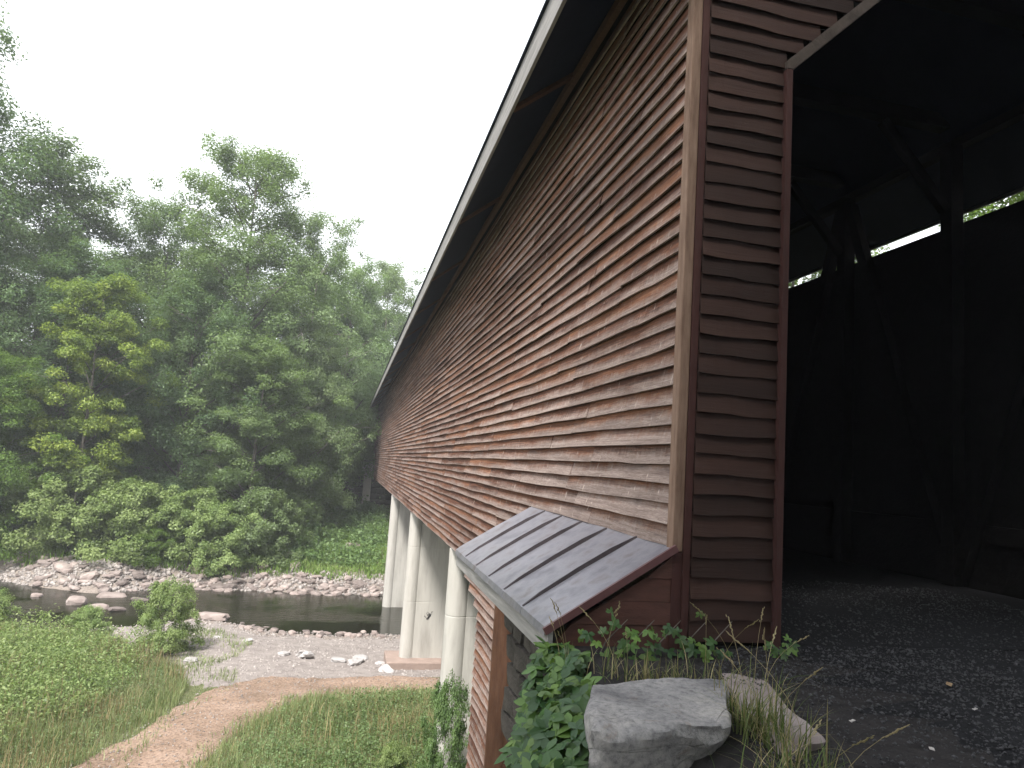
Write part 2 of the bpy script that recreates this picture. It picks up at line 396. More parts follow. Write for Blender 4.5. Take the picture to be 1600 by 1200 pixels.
M['dry_leaf'] = simple_mat('dry_leaf', (0.24, 0.15, 0.08), (0.4, 0.3, 0.18), 9, bump=0.2)
M['driftwood'] = simple_mat('driftwood', (0.22, 0.19, 0.16), (0.36, 0.32, 0.28), 6, stretch=(1, 5, 5), bump=0.4)
M['gravel_dark'] = simple_mat('dark_gravel_stone', (0.010, 0.010, 0.012), (0.10, 0.098, 0.105), 45, coords='Position', bump=0.0)
M['pebble'] = simple_mat('pebbles', (0.11, 0.095, 0.09), (0.40, 0.36, 0.335), 7.0, coords='Position', bump=0.0, detail=3)
M['asphalt'] = simple_mat('asphalt', (0.012, 0.012, 0.0135), (0.026, 0.026, 0.029), 30, bump=0.8, coords='Position', rough=0.95, bdist=0.01, spec=0.1)
M['path'] = simple_mat('sandy_path_soil', (0.175, 0.125, 0.095), (0.27, 0.205, 0.165), 0.9, coords='Position', bump=0.6, bdist=0.05, detail=9, c3=(0.22, 0.165, 0.13))
def path_mat():
    m, n, l = new_mat('sandy_path_soil')
    g = N(n, 'ShaderNodeNewGeometry')
    n1 = N(n, 'ShaderNodeTexNoise', Scale=0.7, Detail=8.0, Roughness=0.7); l.new(g.outputs['Position'], n1.inputs['Vector'])
    n2 = N(n, 'ShaderNodeTexNoise', Scale=14.0, Detail=6.0, Roughness=0.75); l.new(g.outputs['Position'], n2.inputs['Vector'])
    c1 = ramp(n, [(0.32, (0.21, 0.15, 0.11)), (0.5, (0.31, 0.22, 0.165)), (0.68, (0.39, 0.29, 0.23))]); l.new(n1.outputs['Fac'], c1.inputs[0])
    c2 = ramp(n, [(0.36, (0.45, 0.42, 0.4)), (0.52, (1, 1, 1)), (0.7, (1.25, 1.2, 1.18))]); l.new(n2.outputs['Fac'], c2.inputs[0])
    b = N(n, 'ShaderNodeBsdfPrincipled', Roughness=0.95); b.inputs['Specular IOR Level'].default_value = 0.15
    l.new(mixc(n, l, 1.0, c1.outputs[0], c2.outputs[0], 'MULTIPLY'), b.inputs['Base Color'])
    bp = N(n, 'ShaderNodeBump', Strength=1.0, Distance=0.06); l.new(math_n(n, l, 'ADD', n2.outputs['Fac'], n1.outputs['Fac']), bp.inputs['Height']); l.new(bp.outputs[0], b.inputs['Normal'])
    o = N(n, 'ShaderNodeOutputMaterial'); l.new(b.outputs[0], o.inputs[0])
    return m
M['path'] = path_mat()
M['gravel_bar'] = simple_mat('gravel_bar', (0.17, 0.145, 0.135), (0.30, 0.265, 0.245), 2.3, coords='Position', bump=1.0, bdist=0.06, detail=9)

def terrain_mat():
    m, n, l = new_mat('terrain_soil')
    g = N(n, 'ShaderNodeNewGeometry')
    nz = N(n, 'ShaderNodeTexNoise', Scale=0.8, Detail=8.0, Roughness=0.65); l.new(g.outputs['Position'], nz.inputs['Vector'])
    n2 = N(n, 'ShaderNodeTexNoise', Scale=9.0, Detail=6.0, Roughness=0.65); l.new(g.outputs['Position'], n2.inputs['Vector'])
    green = ramp(n, [(0.3, (0.06, 0.075, 0.03)), (0.55, (0.115, 0.125, 0.058)), (0.75, (0.18, 0.155, 0.095))]); l.new(n2.outputs['Fac'], green.inputs[0])
    stony = ramp(n, [(0.3, (0.13, 0.105, 0.09)), (0.7, (0.30, 0.255, 0.225))]); l.new(n2.outputs['Fac'], stony.inputs[0])
    dark = ramp(n, [(0.3, (0.018, 0.017, 0.018)), (0.7, (0.042, 0.038, 0.038))]); l.new(n2.outputs['Fac'], dark.inputs[0])
    a1 = N(n, 'ShaderNodeAttribute'); a1.attribute_name = 'stony'
    a2 = N(n, 'ShaderNodeAttribute'); a2.attribute_name = 'gravel'
    f1 = math_n(n, l, 'ADD', a1.outputs['Fac'], math_n(n, l, 'MULTIPLY', math_n(n, l, 'SUBTRACT', nz.outputs['Fac'], 0.5), 0.6), True)
    c = mixc(n, l, f1, green.outputs[0], stony.outputs[0])
    c = mixc(n, l, a2.outputs['Fac'], c, dark.outputs[0])
    b = N(n, 'ShaderNodeBsdfPrincipled', Roughness=0.95); b.inputs['Specular IOR Level'].default_value = 0.15
    l.new(c, b.inputs['Base Color'])
    bp = N(n, 'ShaderNodeBump', Strength=0.8, Distance=0.05); l.new(n2.outputs['Fac'], bp.inputs['Height']); l.new(bp.outputs[0], b.inputs['Normal'])
    o = N(n, 'ShaderNodeOutputMaterial'); l.new(b.outputs[0], o.inputs[0])
    return m
M['terrain'] = terrain_mat()

def water_mat():
    m, n, l = new_mat('river_water')
    g = N(n, 'ShaderNodeNewGeometry')
    mp = N(n, 'ShaderNodeMapping'); mp.inputs['Scale'].default_value = (1.0, 2.4, 1); l.new(g.outputs['Position'], mp.inputs[0])
    nz = N(n, 'ShaderNodeTexNoise', Scale=2.2, Detail=5.0, Roughness=0.6); l.new(mp.outputs[0], nz.inputs['Vector'])
    big = N(n, 'ShaderNodeTexNoise', Scale=0.22, Detail=2.0); l.new(g.outputs['Position'], big.inputs['Vector'])
    rr = ramp(n, [(0.42, (0.10, 0.10, 0.10)), (0.62, (0.9, 0.9, 0.9))]); l.new(big.outputs['Fac'], rr.inputs[0])
    b = N(n, 'ShaderNodeBsdfPrincipled', Roughness=0.09)
    b.inputs['Base Color'].default_value = (0.009, 0.009, 0.004, 1)
    b.inputs['IOR'].default_value = 1.33
    bp = N(n, 'ShaderNodeBump', Distance=0.12); l.new(nz.outputs['Fac'], bp.inputs['Height']); l.new(math_n(n, l, 'MULTIPLY', rr.outputs[0], 0.55), bp.inputs['Strength'])
    l.new(bp.outputs[0], b.inputs['Normal'])
    o = N(n, 'ShaderNodeOutputMaterial'); l.new(b.outputs[0], o.inputs[0])
    return m
M['water'] = water_mat()

# ------------------------------------------------------------------ terrain
WATER = -6.7
NEAR_SHORE = ([-60, -20, -14, -11.4, -8.2, -6.1, -4.6, -2.2, 2.4, 20, 60], [36, 36, 35.4, 34.6, 35.7, 37.6, 36.6, 34.6, 34.7, 35, 36])
FAR_SHORE = ([-60, -24, -19, -16, -12.5, -11, -8, -2.7, 2.9, 20, 60], [49, 48, 46.4, 44.3, 42.6, 43.5, 45.0, 44.2, 44.1, 45, 47])
def height(x, y):
    x = np.asarray(x, float); y = np.asarray(y, float)
    ns = np.interp(x, *NEAR_SHORE) + 1.0 * fbm(x * 0.6, y * 0 + 3, 5)
    fs = np.interp(x, *FAR_SHORE) + 1.0 * fbm(x * 0.6, y * 0 + 9, 8)
    # low ground this side of the river
    low = np.interp(y, [8, 19, 26, 30], [-5.7, -5.95, -6.3, -6.45]) + 0.35 * fbm(x * 0.35, y * 0.35, 1) + 0.5 * sstep(-5, -11, x) * sstep(36, 26, y)
    t = ns - y
    near = np.where(t > 0, WATER + (low - WATER) * sstep(0, 5, t), WATER - 0.22 * np.minimum(-t, 3))
    # far bank and wooded hillside
    s = y - fs
    hill = np.interp(s, [0, 2.5, 12, 22, 36, 60, 120, 400], [-6.7, -5.85, -4.9, -4.1, -3.0, 1.0, 14, 40])
    hill = hill + sstep(-8, -30, x) * np.interp(s, [0, 8, 60], [0, 0.4, 6])
    far = np.where(s > 0, hill + 0.5 * fbm(x * 0.3, y * 0.3, 2) * sstep(0, 4, s), WATER - 0.22 * np.minimum(-s, 3))
    z = np.where(y < (ns + fs) / 2, near, far)
    # the bridge approach: a plateau with a steep bank
    edge = np.interp(x, [-40, -6, 0.75, 1.3, 1.6, 1.8, 2.0, 2.62, 3.3, 3.6, 40], [1.5, 1.8, 2.1, 2.5, 4.2, 5.5, 7.4, 7.6, 8.0, 11.6, 11.6])
    slope = np.interp(x, [3.0, 4.5], [3.2, 0.8])
    d = y - edge
    plat = 0.10 + 0.02 * np.clip(y, 0, 5.3) - np.maximum(d, 0) * slope
    plat = plat + 0.05 * fbm(x * 1.5, y * 1.5, 4) + 0.12 * fbm(x * 0.8, y * 0.8, 11) * (d > 0)
    plat = plat - 0.55 * np.exp(-(((x - 1.45) / 0.55) ** 2 + ((y - 2.9) / 0.55) ** 2))
    z = np.where(y < 30, np.maximum(z, plat), z)
    return z

def grid_axis(parts):
    a = [np.arange(p, q, s) for p, q, s in parts]
    return np.concatenate(a + [[parts[-1][1]]])
gx = grid_axis([(-420, -60, 12), (-60, -24, 1.5), (-24, 0.6, 0.35), (0.6, 3.4, 0.12), (3.4, 14, 0.4), (14, 60, 1.5), (60, 420, 12)])
gy = grid_axis([(-60, 0, 3), (0, 12, 0.2), (12, 60, 0.4), (60, 100, 1.2), (100, 460, 12)])
X, Y = np.meshgrid(gx, gy)
Z = height(X, Y)
nx, ny = len(gx), len(gy)
ii, jj = np.meshgrid(np.arange(nx - 1), np.arange(ny - 1))
a = (jj * nx + ii).ravel()
quads = np.stack([a, a + 1, a + 1 + nx, a + nx], 1)
ns_ = np.interp(X, *NEAR_SHORE); fs_ = np.interp(X, *FAR_SHORE)
stony = np.clip(sstep(8.5, 3.5, np.abs(Y - (ns_ + fs_) / 2) - (fs_ - ns_) / 2), 0, 1) * (Y > 22)
stony = np.maximum(stony, sstep(3.0, 1.2, Y - fs_) * (Y > ns_))
stony = stony * np.where(Y > fs_, sstep(5.5, 2.0, Y - fs_), 1)
gravel = np.maximum(sstep(-0.4, -0.1, Z) * (Y < 12), (Z > -4.8) * (X > 1.0) * (X < 12) * (Y < 13.5))
ter = link('ground', mesh_data('ground', np.stack([X.ravel(), Y.ravel(), Z.ravel()], 1), quads, M['terrain'], True,
                               {'stony': stony.ravel(), 'gravel': gravel.ravel()}))
tag(ter, 'ground of the river valley with grassy and stony banks', 'ground', kind='structure')

def H(x, y): return float(height(np.array([x]), np.array([y]))[0])

# river
wx = np.linspace(-90, 90, 61); wy = np.linspace(30, 54, 25)
WX, WY = np.meshgrid(wx, wy); n_ = len(wx)
ii, jj = np.meshgrid(np.arange(n_ - 1), np.arange(len(wy) - 1)); a = (jj * n_ + ii).ravel()
wat = link('river', mesh_data('river', np.stack([WX.ravel(), WY.ravel(), np.full(WX.size, WATER)], 1), np.stack([a, a + 1, a + 1 + n_, a + n_], 1), M['water'], True))
tag(wat, 'shallow dark river running under the bridge', 'river', kind='structure')

def ribbon(name, left, right, mat, lift=0.02, n=140, k=14, label=None, cat=None):
    """sheet draped on the ground between two boundary polylines of equal length"""
    L, Rr = np.array(left, float), np.array(right, float)
    t = np.linspace(0, len(L) - 1, n)
    P0 = np.stack([np.interp(t, range(len(L)), L[:, i]) for i in (0, 1)], 1)
    P1 = np.stack([np.interp(t, range(len(Rr)), Rr[:, i]) for i in (0, 1)], 1)
    vs = []
    for i in range(n):
        w0 = 0.09 * (vnoise(i * 0.23, 3.1, 1) - 0.5) + 0.06 * (vnoise(i * 0.9, 8.1, 1) - 0.5)
        w1 = 0.09 * (vnoise(i * 0.23, 7.1, 2) - 0.5) + 0.06 * (vnoise(i * 0.9, 1.1, 2) - 0.5)
        for j in range(k):
            s = j / (k - 1)
            s2 = w0 + s * (1 + w1 - w0)
            p = P0[i] * (1 - s2) + P1[i] * s2
            e = -0.03 if j in (0, k - 1) or i in (0, n - 1) else lift
            vs.append((p[0], p[1], e))
    vs = np.array(vs); vs[:, 2] += height(vs[:, 0], vs[:, 1])
    fs = [(i * k + j, i * k + j + 1, (i + 1) * k + j + 1, (i + 1) * k + j) for i in range(n - 1) for j in range(k - 1)]
    o = link(name, mesh_data(name, vs, fs, mat, True))
    return tag(o, label, cat, kind='structure')

ribbon('gravel_bank', [(-13, 31.6), (-9, 31.5), (-6.5, 29.5), (-4.9, 27.4), (-4.6, 25.8), (-3.0, 25.0), (0.5, 25.6), (4, 26.0), (9, 27)],
       [(-13.2, 34.9), (-9, 35.0), (-6.2, 36.6), (-4.6, 35.9), (-3.6, 34.6), (-2.2, 33.9), (0.8, 33.9), (4, 34), (9, 34.3)], M['gravel_bar'], 0.025, 160, 22,
       'pale gravel bank along the near side of the river', 'gravel bank')
ribbon('dirt_path', [(-6.6, 16.5), (-5.6, 18.9), (-4.75, 21.2), (-4.3, 23.2), (-3.5, 25.3), (-2.2, 26.6), (0.0, 26.9), (2.0, 26.6), (4.0, 26.2)],
       [(-3.2, 16.5), (-2.75, 18.7), (-2.3, 20.4), (-1.7, 21.9), (-1.0, 23.2), (-0.1, 24.0), (1.0, 24.6), (2.4, 24.9), (4.0, 24.9)], M['path'], 0.05, 140, 18,
       'sandy dirt path curving down to the river', 'path')
ribbon('road', [(2.55, -12), (2.55, 0), (2.6, 2.5), (3.05, 3.7), (3.35, 4.6), (3.56, 5.2), (3.56, 5.29)],
       [(11.5, -12), (11.5, 0), (11.0, 2.5), (10.8, 3.7), (10.6, 4.6), (10.4, 5.2), (10.4, 5.29)], M['asphalt'], 0.02, 80, 14,
       'dark gravelly road leading into the covered bridge', 'road')

# ------------------------------------------------------------------ covered bridge
XW, XO = 2.66, 2.60          # sheathing plane and outer face of the left wall
XR = 9.10                   # right wall
Y0, Y1 = 5.30, 78.0
EXP = 0.166
ZB, ZT = -0.50, 7.10
bridge = empty('covered_bridge', (6.95, 5.3, 0.2), 'long wooden covered bridge clad in weathered red brown clapboards', 'bridge')
bridge_off = -bridge.location
def bpart(o):
    o.parent = bridge; o.location = Vector(o.location) + bridge_off; return o
def B(mb, name, mat, bevel=0.0, smooth=False): return bpart(mb.build(name, mat, None, smooth=smooth, bevel=bevel))

# board meshes: unit length along +y, butt towards -x, origin on the wall plane at the butt
def board_arrays(seed, segs=5, length=1.0):
    r = np.random.default_rng(seed)
    vs, uv = [], []
    ph = r.uniform(0, 6, 3)
    for i in range(segs + 1):
        t = i / segs
        jx = 0.008 * math.sin(5 * t + ph[0]) + r.normal(0, 0.003)
        jz = 0.005 * math.sin(4.5 * t + ph[1]) + r.normal(0, 0.003)
        vs += [(0.006, t, 0.19), (-0.002, t, 0.191), (-0.048 + jx, t, jz), (-0.028 + jx, t, jz - 0.003)]
        uv += [(t * length, 1.0), (t * length, 1.0), (t * length, 0.04), (t * length, 0.0)]
    fs = []
    for i in range(segs):
        for k in range(4):
            p, q = i * 4 + k, i * 4 + (k + 1) % 4
            fs.append((p, q, q + 4, p + 4))
    fs.append((0, 3, 2, 1)); e = segs * 4; fs.append((e, e + 1, e + 2, e + 3))
    return np.array(vs), fs, np.array(uv)
def board_meshes(mat, n=10, length=4.0):
    out = []
    for s in range(n):
        vs, fs, uv = board_arrays(100 + s, 5, length)
        me = mesh_data('siding_board', vs, fs, mat, False, {'rnd': np.zeros(len(vs))}, uv)
        bm = bmesh.new(); bm.from_mesh(me); bmesh.ops.recalc_face_normals(bm, faces=bm.faces); bm.to_mesh(me); bm.free()
        out.append(me)
    return out

sid_me = board_meshes(M['siding'])
por_me = board_meshes(M['portal'], 8, 1.0)

boards = []
rows = int((ZT - 0.13 - ZB) / EXP)
for r_ in range(rows):
    z = ZB + r_ * EXP
    y = Y0 + 0.122
    first = True
    while y < Y1 - 0.05:
        L = random.choice((2.4, 3.0, 3.66, 3.66, 4.27, 4.88, 4.88))
        if first: L *= random.uniform(0.4, 1.0); first = False
        y2 = min(y + L, Y1)
        if Y1 - y2 < 0.6: y2 = Y1
        boards.append((y, y2, z + random.gauss(0, 0.0035)))
        y = y2
boards.sort(key=lambda b: (b[0] + b[1]) / 2 + 0.0 * b[2])
near_b, far_b = boards[:300], boards[300:]
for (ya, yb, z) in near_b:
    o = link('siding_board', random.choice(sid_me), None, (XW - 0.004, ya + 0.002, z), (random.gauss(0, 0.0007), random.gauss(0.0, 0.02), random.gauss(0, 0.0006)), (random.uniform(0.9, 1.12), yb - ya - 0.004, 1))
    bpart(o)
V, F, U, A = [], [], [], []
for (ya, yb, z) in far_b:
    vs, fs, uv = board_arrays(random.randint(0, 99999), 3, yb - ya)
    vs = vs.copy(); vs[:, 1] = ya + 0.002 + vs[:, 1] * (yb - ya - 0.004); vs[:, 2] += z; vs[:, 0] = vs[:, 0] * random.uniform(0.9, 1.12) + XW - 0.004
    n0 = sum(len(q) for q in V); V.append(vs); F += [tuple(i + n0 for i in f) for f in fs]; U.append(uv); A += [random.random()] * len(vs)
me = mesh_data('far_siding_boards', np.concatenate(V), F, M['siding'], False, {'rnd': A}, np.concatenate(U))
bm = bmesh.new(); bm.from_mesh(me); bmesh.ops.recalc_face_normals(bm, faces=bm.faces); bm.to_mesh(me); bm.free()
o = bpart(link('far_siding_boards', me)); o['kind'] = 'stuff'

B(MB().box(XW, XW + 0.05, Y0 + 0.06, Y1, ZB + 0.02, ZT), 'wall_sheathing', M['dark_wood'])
B(MB().box(XO - 0.004, XO + 0.085, Y0, Y0 + 0.118, 0.955, ZT - 0.13), 'corner_post', M['tan_post'], 0.006)
B(MB().box(XO + 0.087, XO + 0.15, Y0 - 0.012, Y0 + 0.10, 0.12, ZT - 0.13), 'corner_board', M['red_trim'], 0.004)
y = Y0
while y < Y1:
    y2 = min(y + 4.88, Y1)
    B(MB().box(XO - 0.02, XO + 0.06, y + 0.002, y2 - 0.002, ZT - 0.135, ZT - 0.005), 'frieze_board', M['rafter'])
    y = y2
B(MB().box(XO - 0.003, XO + 0.085, Y0 + 0.002, Y0 + 0.16, 0.05, 0.95), 'corner_foot', M['red_trim'])
# roof with eaves
PITCH_R = 0.80
XE = 1.76
XM = (XW + XR) / 2
def zr(x): return ZT + PITCH_R * (x - 2.6)          # underside of the left slope
zm = zr(XM)
YR0, YR1 = 4.7, Y1 - 1.5
xe2 = 2 * XM - XE
prof = [(XE + 0.03, zr(XE + 0.03)), (XM, zm), (xe2 - 0.03, zr(XE + 0.03)), (xe2 - 0.03, zr(XE + 0.03) + 0.30), (XM, zm + 0.30), (XE + 0.03, zr(XE + 0.03) + 0.30)]
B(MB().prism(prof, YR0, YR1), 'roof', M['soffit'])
y = YR0
while y < YR1:
    y2 = min(y + 4.88, YR1)
    dz = random.gauss(0, 0.004)
    B(MB().box(XE - 0.015, XE + 0.026, y + 0.002, y2 - 0.002, zr(XE) - 0.03 + dz, zr(XE) + 0.36 + dz), 'fascia_board', M['fascia'])
    y = y2
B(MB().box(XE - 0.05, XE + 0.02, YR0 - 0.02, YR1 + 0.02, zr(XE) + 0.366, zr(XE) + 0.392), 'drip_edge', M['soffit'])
B(MB().box(xe2 - 0.026, xe2 + 0.015, YR0, YR1, zr(XE) - 0.03, zr(XE) + 0.36), 'fascia_board', M['fascia'])
yy = 9.0
while yy < Y1 - 3:
    B(MB().beam((XE + 0.03, yy, zr(XE + 0.03) - 0.03), (XW - 0.02, yy, zr(XW - 0.02) - 0.03), 0.14, 0.055), 'rafter', M['rafter'])
    yy += 4.88
# portal: legs, haunches and gable clad in painted clapboards
OPX, OPZ = 3.55, 5.22          # inner edge of the left leg, start of the haunch
HTOP = 6.85
def open_x(z):                 # left edge of the opening at height z
    return OPX if z < OPZ else OPX + (z - OPZ) * 1.03
r_ = 0
z = 0.26 + 0.004
def pboard(xa, xb, z):
    L = xb - xa
    o = link('portal_board', random.choice(por_me), None, (xb, Y0 + 0.005, z + random.gauss(0, 0.003)), (0, 0, R(90)), (random.uniform(0.62, 0.75), L, 1))
    # tilt of the butt differs a little from board to board
    o.rotation_euler = (random.gauss(0, 0.001), random.gauss(0, 0.02), R(90) + random.gauss(0, 0.001))
    bpart(o)
while z < zm - 0.4:
    if z < HTOP - 0.1:
        xa = open_x(z - 0.01) - 0.05
        l0 = max(2.755, 2.6 + (z - ZT) / PITCH_R + 0.05)
        if xa - l0 > 0.1:
            pboard(l0, xa, z); pboard(2 * XM - xa, 2 * XM - l0, z)
    else:
        l0 = max(2.755, 2.6 + (z + 0.2 - ZT) / PITCH_R + 0.05)
        if 2 * XM - 2 * l0 > 0.3: pboard(l0, 2 * XM - l0, z)
    z += EXP
# sheathing behind the portal boards
hx = open_x(HTOP)
for s in (1, -1):
    def mx(x): return x if s == 1 else 2 * XM - x
    pr = [(mx(2.70), 0.12), (mx(OPX - 0.01), 0.12), (mx(OPX - 0.01), OPZ), (mx(hx - 0.01), HTOP), (mx(XM), HTOP), (mx(XM), zm - 0.1), (mx(2.70), zr(2.70) - 0.1)]
    B(MB().prism(pr, Y0 + 0.02, Y0 + 0.16), 'portal_sheathing', M['dark_wood'])
    x0, x1 = sorted((mx(OPX - 0.062), mx(OPX)))
    B(MB().box(x0, x1, Y0 - 0.062, Y0 + 0.17, 0.15, OPZ + 0.005), 'portal_trim', M['red_trim'], 0.004)
    B(MB().prism([(mx(OPX - 0.062), OPZ + 0.008), (mx(OPX), OPZ + 0.008), (mx(hx), HTOP), (mx(hx - 0.13), HTOP), (mx(OPX - 0.062), OPZ + 0.075)], Y0 - 0.064, Y0 + 0.17), 'portal_trim', M['haunch_trim'])
B(MB().box(hx + 0.002, 2 * XM - hx - 0.002, Y0 - 0.034, Y0 + 0.17, HTOP - 0.07, HTOP + 0.01), 'portal_trim', M['red_trim'])
# deck, right wall, far gable
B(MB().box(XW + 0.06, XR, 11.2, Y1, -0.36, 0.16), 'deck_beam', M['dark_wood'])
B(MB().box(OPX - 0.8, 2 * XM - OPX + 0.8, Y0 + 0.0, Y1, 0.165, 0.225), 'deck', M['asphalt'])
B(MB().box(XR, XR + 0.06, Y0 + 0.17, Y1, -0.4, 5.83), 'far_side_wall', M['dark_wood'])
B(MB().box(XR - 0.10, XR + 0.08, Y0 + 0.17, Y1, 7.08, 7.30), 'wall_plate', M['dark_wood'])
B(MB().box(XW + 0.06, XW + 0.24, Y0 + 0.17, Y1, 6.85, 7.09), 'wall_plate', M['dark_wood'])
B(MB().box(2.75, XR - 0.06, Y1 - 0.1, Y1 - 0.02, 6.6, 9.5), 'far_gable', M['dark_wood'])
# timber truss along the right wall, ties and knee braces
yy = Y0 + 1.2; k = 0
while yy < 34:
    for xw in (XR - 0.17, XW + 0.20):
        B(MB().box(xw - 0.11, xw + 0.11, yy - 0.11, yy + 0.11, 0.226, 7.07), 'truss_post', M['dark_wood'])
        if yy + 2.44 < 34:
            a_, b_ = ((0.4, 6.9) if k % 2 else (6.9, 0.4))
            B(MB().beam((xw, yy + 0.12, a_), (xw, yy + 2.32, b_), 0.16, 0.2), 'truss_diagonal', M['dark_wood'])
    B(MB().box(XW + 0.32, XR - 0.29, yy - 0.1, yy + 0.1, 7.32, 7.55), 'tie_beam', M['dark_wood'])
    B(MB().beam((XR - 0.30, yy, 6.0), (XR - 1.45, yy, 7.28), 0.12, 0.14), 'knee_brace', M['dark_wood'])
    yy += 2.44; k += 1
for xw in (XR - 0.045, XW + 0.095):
    B(MB().box(xw - 0.05 + 0.005, xw + 0.04, Y0 + 0.3, 34, 0.9, 1.15), 'guard_rail', M['dark_wood'])

# ------------------------------------------------------------------ lean-to awning over the abutment
AX0, AX1, AY0, AY1 = 1.61, 2.60, 5.26, 9.86
AZT, AZE = 0.945, 0.345
aw = empty('metal_awning', (2.6, 7.5, 0.2), 'small sloping awning with six grey metal roof panels beside the bridge entrance', 'awning')
ao = -aw.location
def A_(mb, name, mat, bevel=0.0):
    o = mb.build(name, mat, None, bevel=bevel); o.parent = aw; o.location = ao; return o
npan = 6
yb_ = np.linspace(AY0 + 0.03, AY1, npan + 1)
sl = (AZT - AZE) / (AX1 - AX0)
for i in range(npan):
    a_, b_ = yb_[i], yb_[i + 1]
    mb = MB(); vs = []; fs = []
    prof = [(a_ + 0.004, -0.012), (a_ + 0.004, 0.0), (a_ + 0.05, 0.006), ((a_ + b_) / 2, 0.004), (b_ - 0.04, 0.006), (b_ - 0.02, 0.008), (b_ - 0.004, 0.008), (b_ - 0.004, -0.012)]
    xs = [(AX0 - 0.045, AZE - sl * 0.045 - 0.050), (AX0 - 0.035, AZE - sl * 0.035 - 0.006), (AX0 + 0.05, AZE + sl * 0.05), (AX0 + 0.5, AZE + sl * 0.5 + 0.006), (AX1 + 0.03, AZT + sl * 0.03)]
    for j, (xx, zz) in enumerate(xs):
        fade = (0.15, 0.55, 0.9, 1.0, 1.0)[j]
        for (py, pz) in prof: vs.append((xx + (random.gauss(0, 0.002) if j < 4 else 0), py, zz + 0.03 + (pz * fade if pz > 0 else pz)))
    n = len(prof)
    for j in range(len(xs) - 1):
        for k in range(n): fs.append((j * n + k, j * n + (k + 1) % n, (j + 1) * n + (k + 1) % n, (j + 1) * n + k))
    fs.append(tuple(range(n))); fs.append(tuple((len(xs) - 1) * n + k for k in range(n)))
    mb.add(vs, fs)
    po = A_(mb, 'roof_panel', M['roof_metal'])
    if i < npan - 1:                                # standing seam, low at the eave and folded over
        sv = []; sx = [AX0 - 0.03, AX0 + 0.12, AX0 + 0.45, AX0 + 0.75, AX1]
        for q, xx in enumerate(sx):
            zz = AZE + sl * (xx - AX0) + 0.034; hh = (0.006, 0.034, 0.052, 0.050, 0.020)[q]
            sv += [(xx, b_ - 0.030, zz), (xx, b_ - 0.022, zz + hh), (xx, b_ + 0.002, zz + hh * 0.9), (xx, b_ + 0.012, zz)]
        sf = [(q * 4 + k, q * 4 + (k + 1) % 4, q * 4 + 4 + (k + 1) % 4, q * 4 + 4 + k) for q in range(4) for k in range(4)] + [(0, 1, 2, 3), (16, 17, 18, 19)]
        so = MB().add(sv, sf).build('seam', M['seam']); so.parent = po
# flashing where the roof meets the wall, red edge strip, eave board and boarded end
A_(MB().beam((AX0 - 0.05, AY0 + 0.014, AZE - 0.02), (AX1 + 0.02, AY0 + 0.014, AZT + 0.012 + 0.03), 0.030, 0.055), 'edge_strip', M['red_metal'])
A_(MB().box(AX0 - 0.02, AX0 + 0.022, AY0 + 0.01, AY1, AZE - 0.21, AZE - 0.012), 'eave_board', M['fascia'], 0.004)
ry0 = AY0 + 0.05
zlist = [-0.16, 0.02, 0.2, 0.38, 0.56, 0.74]
for i, zb in enumerate(zlist):                     # horizontal boards cut to the slope
    zt = min(zb + 0.176, AZT - 0.03)
    def xs_(z): return AX0 + 0.024 + max(0.0, (z - (AZE - 0.06)) / sl)
    xa, xb = xs_(zb), xs_(zt)
    pr = [(xa, zb), (AX1 - 0.002, zb), (AX1 - 0.002, zt)]
    if xb < AX1 - 0.03: pr.append((xb, zt))
    if xa < AX1 - 0.05: A_(MB().prism(pr, ry0 - 0.008 * (i % 2), ry0 + 0.03), 'end_board', M['dark_board'])
for yy in (6.4, 7.6, 8.8, 9.75):
    A_(MB().beam((AX0 + 0.03, yy, AZE - 0.09), (AX1, yy, AZT - 0.10), 0.07, 0.12), 'awning_rafter', M['rafter'])

# far awning at the other end of the bridge
fa = empty('far_awning', (2.2, 77, -2.9), 'small pale awning with boxed post at the far end of the bridge', 'awning')
fo = -fa.location
def FA(mb, name, mat):
    o = mb.build(name, mat); o.parent = fa; o.location = fo; return o
FA(MB().prism([(1.62, 0.36), (2.6, 0.96), (2.6, 1.0), (1.62, 0.42)], 72.5, 79.5), 'roof_panel', M['roof_metal'])
FA(MB().box(1.60, 1.64, 72.4, 79.6, 0.1, 0.35), 'eave_board', M['pale_board'])
FA(MB().prism([(1.66, 0.12), (2.58, 0.12), (2.58, 0.94), (1.66, 0.36)], 72.45, 72.5), 'end_board', M['pale_board'])
FA(MB().box(1.75, 2.5, 72.6, 73.3, -3.3, 0.1), 'boxed_post', M['pale_board'])

# ------------------------------------------------------------------ boarded end wall below the siding, over the abutment slope
lw = empty('lower_board_wall', (2.7, 12.5, -6), 'tall narrow clapboard wall standing below the awning', 'board wall')
lo = -lw.location
def LW(o):
    o.parent = lw; o.location = Vector(o.location) + lo; return o
z = ZB - EXP; i = 0
while z > -6.2:
    far_end = 15.6 if i < 1 else max(13.35, 15.6 - (i - 0) * 0.62)
    ya = 11.72
    o = link('wall_board', random.choice(sid_me), None, (XW - 0.004, ya + 0.05, z + random.gauss(0, 0.003)), (0, random.gauss(0, 0.02), 0), (1, far_end - ya - 0.05 + random.uniform(0, 0.03), 1))
    LW(o); z -= EXP; i += 1
LW(MB().box(XO - 0.004, XO + 0.27, 11.70, 11.76, -6.4, ZB - 0.01).build('end_trim', M['brown_board']))
LW(MB().box(XO + 0.275, XO + 0.55, 11.712, 11.76, -6.4, ZB - 0.02).build('end_trim', M['brown_board']))
LW(MB().box(XW, XW + 0.05, 11.76, 13.3, -6.4, ZB).build('wall_core', M['dark_wood']))

